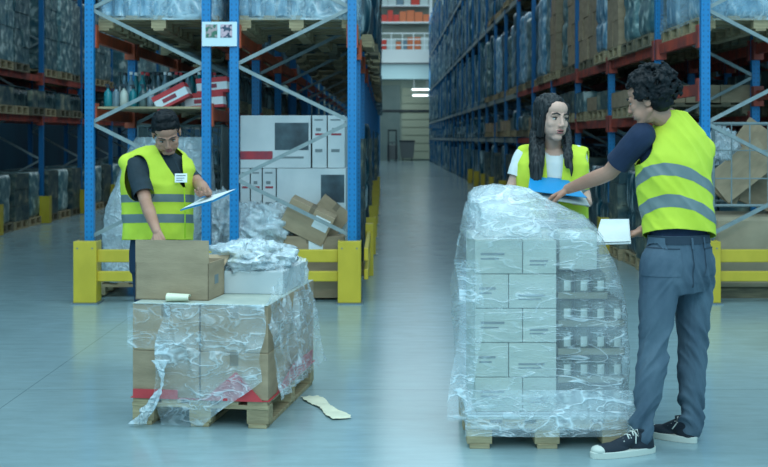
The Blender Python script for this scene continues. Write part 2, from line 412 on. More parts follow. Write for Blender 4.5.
# ---------------------------------------------------------------- pallets and loads in the racks
def pallet_mb(w, d, h=.144, blocks=True):
    """boards: w along x (front), d along y; origin at base centre"""
    top = MB(); n = 5
    for i in range(n):
        x = -w/2 + .06 + i*(w-.12)/(n-1); top.bb(x-.055, x+.055, -d/2, d/2, h-.022, h)
    for y in (-d/2+.05, 0, d/2-.05): top.bb(-w/2, w/2, y-.05, y+.05, h-.044, h-.022)
    bot = MB()
    for x in (-w/2+.05, 0, w/2-.05): bot.bb(x-.05, x+.05, -d/2, d/2, 0, .022)
    blk = []
    for x in (-w/2+.07, 0, w/2-.07):
        for y in (-d/2+.05, 0, d/2-.05): blk.append((x, y))
    return top, bot, blk
def pallet_merged(w, d):
    top, bot, blk = pallet_mb(w, d)
    for x, y in blk: top.bb(x-.07, x+.07, y-.05, y+.05, .022, .1)
    top.add(bot.v, bot.f); return top
P_ALONG = pallet_merged(.8, 1.2)                                   # 0.8 along x, rotated later
PM = {('wood', ): None}
pal_wood = pallet_merged(1.15, .8).mesh('pallet','wood'); pal_dark = pallet_merged(1.15, .8).mesh('pallet','wood_dark')
def goods_mesh(kind, h, seed):
    r = random.Random(seed); mb = MB(); w, d = 1.15, .8
    if kind == 'bottles':
        z = 0; th = h/max(1, round(h/.33))
        while z < h-.05:
            nx, ny = 9, 6
            for i in range(nx):
                for j in range(ny):
                    if 0 < i < nx-1 and 0 < j < ny-1: continue
                    x = -w/2+.065+i*(w-.13)/(nx-1)+r.uniform(-.006,.006); y = -d/2+.065+j*(d-.13)/(ny-1)+r.uniform(-.006,.006)
                    mb.lathe((x,y,z), [(.055,0),(.058,.02),(.052,th*.3),(.057,th*.6),(.05,th*.72),(.022,th*.88),(.02,th*.96)], 8)
            mb.bb(-w/2+.08,w/2-.08,-d/2+.08,d/2-.08,z,z+th*.9); mb.bb(-w/2+.01,w/2-.01,-d/2+.01,d/2-.01,z+th*.965,z+th)
            z += th
        mb.smooth = False
        return mb
    if kind == 'boxes':
        th = h/max(1, round(h/.3)); z = 0
        while z < h-.05:
            nx = 3; ny = 2
            for i in range(nx):
                for j in range(ny):
                    bw, bd = w/nx, d/ny
                    jx, jy = r.uniform(-.012,.012), r.uniform(-.012,.012)
                    mb.box((-w/2+bw*(i+.5)+jx, -d/2+bd*(j+.5)+jy, z+th/2), (bw-.006, bd-.006, th-.004))
            z += th
        return mb
    # columns: tall shrink wrapped bundles with soft tiers
    nz = int(h/.06)
    nx = 24
    nt_ = max(2, round(h/.42))
    rg = []
    for k in range(nz+1):
        z = h*k/nz; ph = (z/h*nt_) % 1.0; pinch = 1-.05*math.exp(-((min(ph,1-ph))/.09)**2)
        ring = []
        for a in range(nx*2):
            an = 2*pi*a/(nx*2); c, s_ = cos(an), sin(an)
            e = .28; x = (abs(c)**e)*(1 if c>0 else -1)*w/2*pinch; y = (abs(s_)**e)*(1 if s_>0 else -1)*d/2*pinch
            q = noise.noise(Vector((x*5+seed, y*5, z*2)))*.045
            x *= (.97+q); y *= (.97+q); ring.append((x, y, z))
        rg.append(ring)
    mb.rings(rg); mb.smooth = True
    return mb
ORD = ['first','second','third','fourth','fifth','sixth','seventh','eighth','ninth','tenth','eleventh','twelfth']
LOADS = {}
def load_proto(kind, mname, hh, pal, film_=False):
    key = (kind, mname, hh, pal, film_)
    if key not in LOADS:
        r = thing('wrapped_pallet_load', 'x', 'pallet load')
        link('pallet', pal_wood if pal == 'w' else pal_dark, r)
        o = goods_mesh(kind, hh, len(LOADS)*3+1).build('goods', mname, r, loc=(0,0,.144))
        if film_:
            f = MB(); 
            w, d = 1.19, .84; rg = []
            for k in range(15):
                z = .1+(hh+.06)*k/14; ring = []
                for a in range(40):
                    an = 2*pi*a/40; c, s_ = cos(an), sin(an)
                    x = (abs(c)**.2)*(1 if c>0 else -1)*w/2; y = (abs(s_)**.2)*(1 if s_>0 else -1)*d/2
                    q = 1+noise.noise(Vector((x*6, y*6, z*5+len(LOADS))))*.03
                    ring.append((x*q, y*q, z))
                rg.append(ring)
            f.rings(rg, False); f.smooth = True; f.build('wrapping_film','film_back',r)
        remember(r); LOADS[key] = [r, False]
    return LOADS[key]
def put(kind, mname, hh, pal, x, y, z, label, rz=0, film_=False, group=None, sx=1):
    pr = load_proto(kind, mname, hh, pal, film_)
    if not pr[1]:
        r = pr[0]; pr[1] = True; r.location = (x,y,z); r.rotation_euler = (0,0,rz); r['label'] = label
        if group: r['group'] = group
    else: r = dup(pr[0], (x,y,z), rz, label, group)
    return r
FARMB = MB()
def far_block(x, y, z, hh, r):
    w, d = 1.12, .76; n = 12; rg = []
    nz = max(3, int(hh/.18)); sd = r.uniform(0, 50)
    for k in range(nz+1):
        ring = []
        for a in range(n*2):
            an = 2*pi*a/(n*2)+.13; c, s_ = cos(an), sin(an)
            xx = (abs(c)**.3)*(1 if c>0 else -1)*w/2; yy = (abs(s_)**.3)*(1 if s_>0 else -1)*d/2
            q = .97+noise.noise(Vector((xx*5+sd, yy*5, k*.5)))*.06
            ring.append((x+xx*q, y+yy*q, z+.15+hh*k/nz))
        rg.append(ring)
    FARMB.rings(rg); FARMB.bb(x-w/2, x+w/2, y-d/2, y+d/2, z+.11, z+.144)
    for i in (-1,0,1): FARMB.bb(x-w/2, x+w/2, y+i*.33-.05, y+i*.33+.05, z, z+.11)
def fill(row, cx, Ys, lv, styles, i0=0, i1=99, nper=3, seed=1, skip=0.0, start=0):
    r = random.Random(seed)
    for li, (z, zn, nm) in enumerate(lv):
        cnt = start
        for i in range(i0, min(i1, len(Ys)-1)):
            ya, yb = Ys[i]+.06, Ys[i+1]-.06; L_ = yb-ya; n = max(1, int(L_/.86)); n = min(n, nper)
            for k in range(n):
                y = ya + (k+.5)*L_/n
                if z > H and (z-H)*F/y > CY+4: continue          # above the frame
                if r.random() < skip: continue
                kind, mn, hs = r.choice(styles[li]); hh = r.choice(hs)
                if hh > zn-z-.2: hh = max(.25, zn-z-.3)
                hh = round(hh, 2)
                x = cx + r.uniform(-.04,.04) - (.13 if z == 0 and row == 'left aisle rack' else 0)
                if y > 36: far_block(x, y, z, hh, r); continue
                near = cnt < 12
                lab = ('%s pallet load from the near end on %s of %s' % (ORD[cnt], nm, row)) if near else ('small dim pallet load farther along %s of %s' % (nm, row))
                put(kind, mn, hh, r.choice('wd'), x, y, z, lab, rz=r.uniform(-.03,.03), group='pallet loads on the %s of the %s' % (nm, row))
                cnt += 1
D = ('columns','goods_dark'); 
fill('right rack', (XR0+XR1)/2, YR,
     [(0.0,1.5,'floor'),(1.58,2.4,'low shelf'),(2.58,4.6,'middle shelf'),(4.75,6.85,'upper shelf'),(7.0,9.1,'top shelf')],
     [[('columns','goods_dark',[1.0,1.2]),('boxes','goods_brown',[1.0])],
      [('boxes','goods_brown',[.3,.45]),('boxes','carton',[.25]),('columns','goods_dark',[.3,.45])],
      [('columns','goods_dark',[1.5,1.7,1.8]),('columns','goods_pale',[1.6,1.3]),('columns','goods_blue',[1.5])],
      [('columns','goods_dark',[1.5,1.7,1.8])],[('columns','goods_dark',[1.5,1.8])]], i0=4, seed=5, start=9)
fill('right rack', (XR0+XR1)/2, YR,
     [(0.0,1.7,'floor'),(1.80,2.5,'low shelf'),(2.58,4.6,'middle shelf')],
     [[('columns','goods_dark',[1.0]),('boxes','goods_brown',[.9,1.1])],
      [('boxes','goods_brown',[.25,.35]),('boxes','goods_pale',[.3]),('boxes','carton',[.2,.4])],
      [('columns','goods_blue',[1.7,1.8]),('boxes','carton',[1.3]),('columns','goods_pale',[1.6])]], i0=1, i1=4, seed=9)
fill('left aisle rack', (XA0+XA1)/2+.19, YA,
     [(0.0,2.2,'floor'),(2.58,4.6,'first shelf'),(4.75,6.85,'second shelf'),(7.0,9.1,'third shelf')],
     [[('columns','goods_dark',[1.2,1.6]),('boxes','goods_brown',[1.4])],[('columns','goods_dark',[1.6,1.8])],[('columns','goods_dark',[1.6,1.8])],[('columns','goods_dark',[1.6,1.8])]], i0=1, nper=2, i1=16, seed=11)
fill('rack behind clipboard man', (XB0+XB1)/2, YB,
     [(0.0,1.7,'floor'),(1.83,2.5,'low shelf'),(2.58,4.6,'main shelf')],
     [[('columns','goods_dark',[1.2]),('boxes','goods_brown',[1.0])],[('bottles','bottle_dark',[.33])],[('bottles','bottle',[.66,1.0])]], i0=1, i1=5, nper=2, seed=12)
fill('far left rack', (XC0+XC1)/2, YC,
     [(0.0,1.8,'floor'),(1.95,2.6,'low shelf'),(2.68,4.7,'main shelf'),(4.9,6.8,'high shelf')],
     [[('boxes','goods_pale',[.7,.9]),('boxes','goods_brown',[.6,.8]),('columns','goods_pale',[.8])],[('boxes','goods_brown',[.3,.4]),('bottles','bottle_dark',[.33])],
      [('boxes','goods_pale',[1.4,1.7]),('columns','goods_pale',[1.5])],[('columns','goods_dark',[1.5])]], seed=13, skip=.12)
fill('rearmost right rack', 5.1, YE,
     [(0.0,1.7,'floor'),(1.8,2.5,'low shelf'),(2.58,4.6,'main shelf')],
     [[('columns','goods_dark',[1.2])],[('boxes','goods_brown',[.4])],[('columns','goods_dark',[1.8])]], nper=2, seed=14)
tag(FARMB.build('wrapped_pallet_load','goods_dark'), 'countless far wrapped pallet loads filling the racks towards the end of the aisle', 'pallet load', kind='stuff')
for key, (r, used) in LOADS.items():
    if not used:
        for c in list(r.children): bpy.data.objects.remove(c)
        bpy.data.objects.remove(r)

# ---------------------------------------------------------------- yellow guards
def guard(label, x0, x1, posts, y=11.36):
    t = thing('end_guard', label, 'barrier', ((x0+x1)/2, y, 0)); c = (x0+x1)/2
    for p in posts:
        po = MB().bb(p-c-.108, p-c+.108, -.05, .05, .012, .585).bb(p-c-.108,p-c-.098,.05,.16,.012,.585).bb(p-c+.098,p-c+.108,.05,.16,.012,.585).build('post','yellow',t,.006)
        MB().bb(p-c-.125,p-c+.125,-.08,.2,0,.012).build('base_plate','grey_metal',t)
        for s in (-1,1): MB().tube([(p-c+s*.07,-.052,.52),(p-c+s*.07,-.046,.52)],.008,8).build('bolt','grey_metal',po)
    MB().bb(x0-c,x1-c,.0,.045,.385,.505).build('upper_rail','yellow',t,.008)
    MB().bb(x0-c,x1-c,.0,.045,.205,.302).build('lower_rail','yellow',t,.008)
    return t
gx = lambda px: (px-384)/F*11.36
guard('long yellow end guard rail in front of the two left racks', gx(97), gx(338), [gx(86), gx(349.5)])
guard('yellow end guard rail at the right edge behind the man in jeans', gx(719), gx(850), [gx(708), gx(858)])
t = thing('side_guard', 'yellow guard running back along the left side of the aisle', 'barrier', (-.17, 11.52, 0))
MB().bb(-.02,.02,0,2.1,.385,.505).build('upper_rail','yellow',t,.006); MB().bb(-.02,.02,0,2.1,.205,.302).build('lower_rail','yellow',t,.006)
MB().bb(-.04,.05,2.1,2.3,0,.585).build('post','yellow',t,.006)
def protector(x, y, label):
    t = thing('column_protector', label, 'barrier', (x,y,0), 0, 'yellow column protectors')
    MB().rings([[(-.09,.08,z),(-.09,-.09,z),(.09,-.09,z),(.09,.08,z),(.075,.08,z),(.075,-.075,z),(-.075,-.075,z),(-.075,.08,z)] for z in (.01,.5)]).build('shield','yellow',t)
    MB().bb(-.12,.12,-.12,.1,0,.01).build('base_plate','grey_metal',t)
for i in range(2, 9): protector(XA1+.06, YA[i]-.09, 'yellow column protector at the %s upright back along the left side of the aisle' % ORD[i])
for i in range(2, 12): protector(XR0-.06, YR[i]-.09, 'yellow column protector at the %s upright back along the right rack' % ORD[i])
for i in range(1, 8): protector(XC1+.06, YC[i]-.09, 'yellow column protector at the %s upright of the dim rack at the left edge' % ORD[i])
# sign with two pictures on the end frames
sg = thing('safety_sign', 'white board with two small photographs fixed across the middle uprights', 'sign', at(219.5,34,11.44))
MB().bb(-.165,.165,-.004,.004,-.115,.115).build('board','white_panel',sg)
for sx, c in ((-.075,((60,110,90),(170,150,150))),(.065,((50,70,90),(200,170,180)))):
    m = mat('sign_picture', c[0], .5, c[1], 28, detail=1, lo=.45, hi=.55)
    MB().bb(sx-.055,sx+.055,-.007,-.004,-.035,.09).build('picture', m, sg)
# ---------------------------------------------------------------- cartons, film and pallets
def ridged(p, o=3):
    v = 0; a = 1; t = 0
    for i in range(o):
        v += a*(1-abs(noise.noise(p*(2**i)))*2.2); t += a; a *= .5
    return v/t
def carton(name, label, w, d, h, loc, rz=0, m='carton', group=None, cat='carton', rot=None, tape=True, marks=None, tapec='carton_edge'):
    t = thing(name, label, cat, loc, rz, group)
    if rot: t.rotation_euler = rot
    MB().bb(-w/2,w/2,-d/2,d/2,0,h).build('box_body', m, t, .004)
    if tape: MB().bb(-.024,.024,-d/2-.001,d/2+.001,h-.002,h+.001).bb(-.024,.024,-d/2-.0012,-d/2+.002,h-.07,h).build('tape', tapec, t)
    if marks:
        for (x0,x1,z0,z1,mm,nm) in marks: MB().bb(-w/2+x0*w,-w/2+x1*w,-d/2-.0015,-d/2+.001,z0*h,z1*h).build(nm, mm, t)
    return t
def crumple(name, c, r, m='film_heap', seed=0, parent=None, amp=.28, flat=True, res=48):
    mb = MB(); rg = []; n = res; k = res//2
    for j in range(1, k):
        th = pi*j/k; ring = []
        for i in range(n):
            ph = 2*pi*i/n; d = Vector((sin(th)*cos(ph), sin(th)*sin(ph), cos(th)))
            q = 1+amp*.62*(ridged(d*2.1+Vector((seed,0,0)), 4)-.45)+amp*.3*noise.noise(d*1.5+Vector((0,seed,0)))
            p = Vector((d.x*r[0]*q, d.y*r[1]*q, d.z*r[2]*q))
            if flat: p.z = max(p.z, -r[2]*.75)
            ring.append(p+Vector(c))
        rg.append(ring)
    mb.rings(rg); mb.smooth = True
    return mb.build(name, m, parent)
def fine_pallet(label, w, d, loc, rz, blockw=.12):
    t = thing('pallet', label, 'pallet', loc, rz); h = .144
    n = 5
    for i in range(n):
        x = -w/2+.06+i*(w-.12)/(n-1); MB().bb(x-.055,x+.055,-d/2,d/2,h-.022,h).build('deck_board','wood',t,.002)
    for y in (-d/2+.05,0,d/2-.05): MB().bb(-w/2,w/2,y-.05,y+.05,h-.044,h-.022).build('cross_board','wood',t,.002)
    for x in (-w/2+blockw/2,0,w/2-blockw/2):
        MB().bb(x-.05,x+.05,-d/2,d/2,0,.022).build('bottom_board','wood',t,.002)
        for y in (-d/2+.055,0,d/2-.055): MB().bb(x-blockw/2,x+blockw/2,y-.05,y+.05,.022,.1).build('block','wood',t,.003)
    return t
# ---- left pallet
LA = radians(-8.36); LC = Vector((-.903,7.108,0)); LR = Matrix.Rotation(LA, 3, 'Z')
def LP(x, y, z): return LC + LR @ Vector((x,y,z))
fine_pallet('wooden pallet carrying brown cartons in front of the man with the clipboard', .756, 1.2, LC, LA)
o = MB().bb(-.385,.385,-.605,.605,0,.004).add([(.02,-.612,.0),(.02,-.606,.0),(.352,-.612,.0),(.352,-.606,.0),(.20,-.60,.155),(.20,-.596,.155)],[(0,2,4),(1,5,3),(0,1,3,2),(2,3,5,4),(0,4,5,1)]).bb(-.37,-.12,-.609,-.605,0,.05).add([(.379,-.45,.0),(.383,-.45,0),(.379,.5,0),(.383,.5,0),(.40,-.1,.11),(.404,-.1,.11),(.40,.45,.10),(.404,.45,.10)],[(0,1,5,4),(4,5,7,6),(6,7,3,2),(0,4,6,2),(1,3,7,5),(0,2,3,1)]).build('slip_sheet','red',None,loc=LC+Vector((0,0,.1445)),rot=(0,0,LA))
tag(o, 'red card sheet under the brown cartons with its corner folded up', 'sheet')
cw, cd, ch = .372, .392, .252
nmx = ['left','right']; nmy = ['front','middle','back']; nmz = ['bottom','top']
for iz in range(2):
    for iy in range(3):
        for ix in range(2):
            carton('carton', '%s layer brown carton at the %s %s of the left pallet' % (nmz[iz], nmy[iy], nmx[ix]), cw, cd, ch,
                   LP(-.19+.38*ix, -.402+.402*iy, .149+iz*.2535), LA, group='brown cartons on the left pallet')
t = carton('carton','white carton under crumpled film at the back right of the left pallet', .37, .60, .13, LP(.165,.16,.657), LA, 'carton_white', tape=False)
t = carton('carton','low white carton at the back left of the left pallet', .34, .3, .10, LP(-.19,.42,.657), LA, 'carton_white')
o = crumple('crumpled_film', (0,0,0), (.24,.26,.10), seed=3, amp=.8, res=90); o.location = LP(.10,.13,.84); tag(o, 'heap of crumpled clear film on top of the left pallet load', 'plastic film')
# film hanging on the load: front sheet and right side sheet
def sheet(name, label, fn, nu, nv, m, loc=None, rot=None, amp=.02, sc=5, seed=0):
    mb = MB()
    def g(u, v):
        p, nrm = fn(u, v); p = Vector(p); nrm = Vector(nrm)
        q = ridged(Vector((p.x*sc+seed, p.y*sc, p.z*sc*.45)), 3)-.45
        return p+nrm*(max(-.3,q)*amp)
    mb.grid(nu, nv, g); mb.smooth = True
    o = mb.build(name, m, None, loc=loc, rot=rot); return tag(o, label, 'plastic film')
def fsheet(u, v):
    z = .66*(1-v)+.0*v
    xl = -.20 + (-.10)*v if v < .5 else -.25+.06*(v-.5); 
    xr = .37-.05*v if v < .62 else .339-.85*(v-.62)
    x = xl+(xr-xl)*u
    y = -.612-.02*sin(v*3)-.03*max(0,v-.75)
    return (x+.01*sin(v*14+u*5), y, z+.005), (0,-1,0)
sheet('hanging_film','loose clear film hanging down the front of the left pallet', fsheet, 70, 90, 'film', LC, (0,0,LA), .055, 6)
def twist(u, v):
    a = 2*pi*u; r = .028*(1+.5*sin(7*v+2))
    return (-.20-.13*v+.06*sin(v*3)+r*cos(a), -.66+.3*r*sin(a), .34*(1-v)+.02), (cos(a),sin(a),0)
sheet('gathered_film','gathered bunch of clear film trailing from the left pallet to the floor', twist, 16, 60, 'film_heap', LC, (0,0,LA), .05, 12, 5)
def fleft(u, v):
    return (-.40+.24*u, -.608-.004*sin(u*9), .665-.25*v), (0,-1,0)
sheet('film_band','thin clear film band across the left cartons of the left pallet', fleft, 24, 24, 'film_thin', LC, (0,0,LA), .02, 6, 2)
def fright(u, v):
    zt = .665 + (.12 if u > .35 else .12*u/.35)
    z = zt*(1-v)+.155*v
    return (.356+.036*min(1,v*3)+.05*v*v-.03*u*(1-v), -.60+1.19*u, z), (1,0,0)
sheet('side_film','clear wrinkled film wrapped down the right side of the left pallet load', fright, 90, 70, 'film', LC, (0,0,LA), .05, 7, 9)
def ftop(u, v):
    return (-.02+.37*u, -.16+.66*v, .80+.05*sin(u*3)*sin(v*3)-(.14*max(0,.12-u)/.12)), (0,0,1)
sheet('draped_film','clear film draped over the white carton on the left pallet', ftop, 60, 60, 'film', LC, (0,0,LA), .07, 7, 4)
# open carton with its front flap up
OC = Vector((-1.145,6.83,.657)); 
t = thing('open_carton','open brown carton with its flap raised, standing on the left pallet','carton',OC,radians(-9))
w_, d_, h_ = .42, .30, .205; th = .006
wl = MB().bb(-w_/2,w_/2,-d_/2,-d_/2+th,0,h_).bb(-w_/2,w_/2,d_/2-th,d_/2,0,h_).bb(-w_/2,-w_/2+th,-d_/2,d_/2,0,h_).bb(w_/2-th,w_/2,-d_/2,d_/2,0,h_).bb(-w_/2,w_/2,-d_/2,d_/2,0,th).build('box_body','carton',t)
MB().bb(-w_/2,w_/2,-d_/2,-d_/2+th*.8,h_,h_+.125).build('front_flap','carton',t)
MB().box((0,d_/2+.055,h_-.02),(w_,.004,.13),Matrix.Rotation(radians(-65),3,'X')).build('rear_flap','carton',t)
MB().bb(w_/2,w_/2+.0015,-.04,.03,.08,.13).build('printed_mark','print_grey',t)
MB().bb(-w_/2+.01,w_/2-.01,-d_/2+.01,d_/2-.01,.01,.1).build('packed_goods','paper',t)
pr = MB(); pr.grid(20, 10, lambda u,v: (Vector((-.062+.125*u, .035*cos(v*4.6), .024+.024*sin(v*4.6)*(1-.25*u))))); pr.smooth=True
o = pr.build('cream_paper','masking',None,loc=LP(-.145,-.52,.657),rot=(0,0,radians(-4))); tag(o,'curled piece of cream paper on the front edge of the left pallet load','paper')
so = o.modifiers.new('s','SOLIDIFY'); so.thickness=.002
def strip(u, v):
    x = .22*u; y = -.59*u; wv = .052+.012*sin(u*9)+.012*noise.noise(Vector((u*20,v,0)))
    return (x+wv*(v-.5)*1.8, y+wv*(v-.5)*.6, .004+.006*abs(sin(u*9))), (0,0,1)
o = sheet('paper_strip','torn strip of cream paper lying on the floor right of the left pallet', strip, 40, 6, 'masking', at(309,397,7.26)*1, None, .006, 20); o['category'] = 'paper'
o.location = ((309-384)/F*7.26, 7.26, 0.002)

# ---- right pallet
RC = Vector((.815,6.40,0))
fine_pallet('wooden pallet under the tall film-wrapped load between woman and man', .80, .70, RC, 0, .125)
for i,(z,mm,nm) in enumerate(((.1445,'carton_grey','lowest'),(.157,'paper','second'),(.170,'carton_white','topmost'))):
    o = MB().bb(-.395,.405,-.345,.345,0,.011).build('card_sheet',mm,None,loc=RC+Vector((0,0,z))); tag(o,'%s of three pale card sheets lying on the right pallet' % nm,'sheet')
zb = .183; rows = 5; rh = .172
for k in range(rows):
    split = .24 if k % 2 == 0 else .17
    for j,(x0,x1) in enumerate(((.455,.455+split-.003),(.455+split,.862))):
        for dd in range(2):
            w1 = x1-x0; mk = None
            if dd == 0:
                q = [(.12,.62,.55,.62,'print_grey','printed_mark'),(.12,.5,.42,.47,'print_grey','printed_mark')] if j == 0 else [(.2,.75,.35,.41,'print_grey','printed_mark'),(.2,.68,.25,.29,'print_grey','printed_mark')]
                mk = q
            carton('carton','pale carton in row %s from the bottom, %s %s under film on right pallet' % (['one','two','three','four','five'][k],['left','right'][j],['front','rear'][dd]), w1,.325,rh-.003,
                   ((x0+x1)/2, RC.y-.335+.1625+dd*.33, zb+k*rh), 0, 'carton_grey', 'pale cartons on the right pallet', marks=mk, tape=False)
cp = {}
def can_tray(label, x0, ncx, z, y0, boxy=False):
    t = thing('can_tray', label, 'tray of cans', (x0+ncx*.084/2, y0, z), 0, 'trays of cans on the right pallet'); W = ncx*.084; D_ = .32
    MB().bb(-W/2,W/2,-D_/2,D_/2,0,.004).bb(-W/2,W/2,-D_/2,-D_/2+.003,0,.035).bb(-W/2,W/2,D_/2-.003,D_/2,0,.035).bb(-W/2,-W/2+.003,-D_/2,D_/2,0,.035).bb(W/2-.003,W/2,-D_/2,D_/2,0,.035).build('tray','tray',t)
    if 'b' not in cp:
        cp['b'] = MB().lathe((0,0,0),[(.036,0),(.0385,.003),(.0385,.006),(.037,.01),(.037,.118),(.0385,.122),(.0385,.126),(.034,.126),(.034,.123)],18).mesh('can','can')
        cp['l'] = MB().add([],[]).mesh('can_label','can_label') if False else None
        mb = MB(); n = 8
        rg = [[(.0378*cos(a),.0378*sin(a),z_) for a in [(-pi/2-.25)+1.0*i/n for i in range(n+1)]] for z_ in (.038,.088)]
        mb.add(rg[0]+rg[1], [(i,i+1,n+2+i,n+1+i) for i in range(n)]); cp['l'] = mb.mesh('can_label','can_label')
    for i in range(ncx):
        for j in range(3):
            c = link('can', cp['b'], t, loc=(-W/2+.042+i*.084, -D_/2+.046+j*.1, .005))
            if j == 0: link('can_label', cp['l'], c)
    return t
for k in range(5):
    n = 4 if k < 4 else 3
    for dd in range(2): can_tray('tray of dark cans, %s level from the bottom, %s of right pallet' % (['first','second','third','fourth','top'][k], ['front','rear'][dd]), .868, n, zb+k*.140, RC.y-.335+.16+dd*.33)
carton('carton','pale carton at the very top left of the right pallet load', .23,.28,.15, (.62,6.36,zb+5*rh), radians(6), 'carton_grey', tape=False)
carton('carton','pale carton on top of the cans at the right of the load', .19,.24,.19, (.98,6.24,zb+5*.14+.002), 0, 'carton_grey', tape=False)
carton('carton','second pale carton on top of the cans behind the first', .2,.2,.12, (.99,6.52,zb+5*.14+.002), 0, 'carton_grey', tape=False)
prof = [(.10,466,634),(.16,464,634),(.22,464,633),(.35,463,632),(.5,461,631),(.65,458,630),(.75,457,628),(.84,459,624),(.92,462,618),(.98,465,611),(1.04,468,606),(1.10,470,600),(1.14,471,592),(1.18,473,572),(1.215,476,556),(1.25,480,544),(1.275,486,534),(1.29,494,524),(1.295,503,514)]
def shell(zmin=0, grow=0, seed=0):
    mb = MB(); n = 150; rg = []; sub = []
    for a, b in zip(prof[:-1], prof[1:]):
        m_ = max(2, int((b[0]-a[0])/.014)); 
        for i in range(m_): q = i/m_; sub.append([a[t]+(b[t]-a[t])*q for t in range(3)])
    sub.append(prof[-1]); sub = [q for q in sub if q[0] >= zmin]
    for z, xl, xr in sub:
        xl = (xl-384)/200.5; xr = (xr-384)/200.5; xc = (xl+xr)/2; hw = (xr-xl)/2+grow
        f = max(0, (z-1.04)/.26); hd = .375*(1-.75*f**1.6); yc = RC.y-.0*f
        ring = []
        for i in range(n):
            an = 2*pi*i/n; c, s_ = cos(an), sin(an); e = .22+.5*f
            x = xc+(abs(c)**e)*(1 if c>0 else -1)*hw; y = yc+(abs(s_)**e)*(1 if s_>0 else -1)*hd
            p = Vector((x,y,z)); q = ridged(Vector((x*6+z*2.5,y*6,z*4)),4)-.5; q2 = noise.noise(Vector((x*3,y*3,z*3+7)))
            am = .018+.03*f
            k_ = 1+ (q*am+q2*am*.7)/max(.08,hw)
            ring.append((xc+(x-xc)*k_, yc+(y-yc)*(1+(q*am+q2*am*.7+grow)/max(.08,hd)), z+q*am*.35+grow))
        rg.append(ring)
    o_ = len(mb.v); mb.rings(rg, False); mb.f.append(tuple((len(rg)-1)*n+k for k in range(n))); mb.smooth = True
    return mb
o = shell().build('stretch_film','film_wrap'); tag(o,'clear stretch film wrapped over the tall load of the right pallet','plastic film')
shell(1.03,.006).build('film_top','film',o)
def flap(u, v):
    return (.345+.12*u+.03*sin(v*5), 6.02-.03*u, .95-.80*v), (-.3,-1,0)
sheet('loose_film','loose edge of clear film hanging at the left of the right pallet load', flap, 30, 70, 'film_thin', None, None, .04, 7, 21)
def apron(u, v):
    z = .30-.225*v
    return (.40+.84*u, 6.012-.012*v-.02*sin(u*3)*v, z), (0,-1,.3)
sheet('film_apron','tight folds of clear film around the foot of the right pallet load', apron, 110, 24, 'film', None, None, .02, 12, 31)

# ---------------------------------------------------------------- first bays
def near(px, y, Y): return at(px, y, Y)
def big_pallet(label, w, d, loc, rz=0):
    o = pallet_merged(w, d).build('pallet','wood',None,loc=loc,rot=(0,0,rz)); return tag(o,label,'pallet')
def wrapped_goods(label, kind, mname, hh, loc, filmy=True):
    t = thing('wrapped_pallet_load', label, 'pallet load', loc)
    link('pallet', pal_wood, t); goods_mesh(kind, hh, 77).build('goods', mname, t, loc=(0,0,.144))
    if filmy:
        f = MB(); w, d = 1.2, .86; rg = []
        for k in range(20):
            z = .1+(hh+.06)*k/19; ring = []
            for a in range(80):
                an = 2*pi*a/80; c, s_ = cos(an), sin(an)
                x = (abs(c)**.2)*(1 if c>0 else -1)*w/2; y = (abs(s_)**.2)*(1 if s_>0 else -1)*d/2
                q = 1+ridged(Vector((x*6, y*6, z*5)))*.02
                ring.append((x*q, y*q, z))
            rg.append(ring)
        f.rings(rg, False); f.smooth = True; f.build('wrapping_film','film_back',t)
    return t
wrapped_goods('blue wrapped bottle load on the shelf above the man with the clipboard','bottles','goods_blue',1.32,(-2.16,12.02,2.58))
wrapped_goods('wrapped bottle load behind the first, on the shelf over the clipboard man','bottles','goods_blue',1.32,(-2.16,12.93,2.58))
wrapped_goods('blue wrapped load on the shelf above the white printed cartons','bottles','goods_blue',1.32,(-.84,12.02,2.58))
wrapped_goods('wrapped load behind the first, on the shelf above the printed cartons','bottles','goods_blue',1.32,(-.84,12.93,2.58))
wrapped_goods('pale blue wrapped load on the shelf at the top right corner','columns','goods_blue',1.5,(3.62,12.05,2.58))
wrapped_goods('wrapped load behind the one in the top right corner','columns','goods_blue',1.5,(3.62,12.93,2.58))
# board shelf on the lower beams
o = MB(); 
for i in range(9): o.bb(XB0+.1,XB1-.1,11.56+i*.2,11.56+i*.2+.17,1.83,1.85)
tag(o.build('shelf_board','wood'),'timber board shelf on the lower beams behind the clipboard man','shelf')
o = MB()
for i in range(9): o.bb(XB0+.1,XB1-.1,11.56+i*.2,11.56+i*.2+.17,2.555,2.577)
# packs on the board shelf
def redpack(label, loc, rot, w=.34):
    t = thing('red_white_pack', label, 'pack', loc); t.rotation_euler = rot
    MB().bb(-w/2,w/2,-.12,.12,0,.145).build('pack_body','paper',t,.01)
    MB().bb(-w/2-.001,w/2+.001,-.122,.122,.10,.147).bb(-w/2-.001,w/2+.001,-.122,.122,-.002,.025).build('red_band','red',t)
    MB().bb(-w/4,w/6,-.1235,-.12,.045,.085).build('printed_mark','print_red',t)
redpack('tilted red and white pack leaning up on the board shelf', near(176,106,11.75)+Vector((0,0,.02)), (0,radians(-27),0))
redpack('flat red and white pack at the bottom right of the board shelf', near(206,106,11.95)+Vector((0,0,-.02)), (0,radians(-4),0), .38)
redpack('red and white pack lying on another beside the blue uprights', near(214,93,12.0)+Vector((0,0,.0)), (0,radians(-5),0), .30)
def spray(label, loc, m):
    t = thing('spray_bottle', label, 'bottle', loc, 0, 'cleaning bottles on the board shelf')
    MB().lathe((0,0,0),[(.036,0),(.04,.01),(.04,.12),(.03,.15),(.014,.165),(.014,.18)],12).build('bottle_body',m,t,smooth=True)
    MB().lathe((0,0,.18),[(.018,0),(.018,.02),(.008,.03)],10).bb(-.03,.012,-.008,.008,.205,.22).build('cap','dark' if m!='paper' else 'teal',t)
rr = random.Random(8)
xx = [108,116,124,133,143,150]
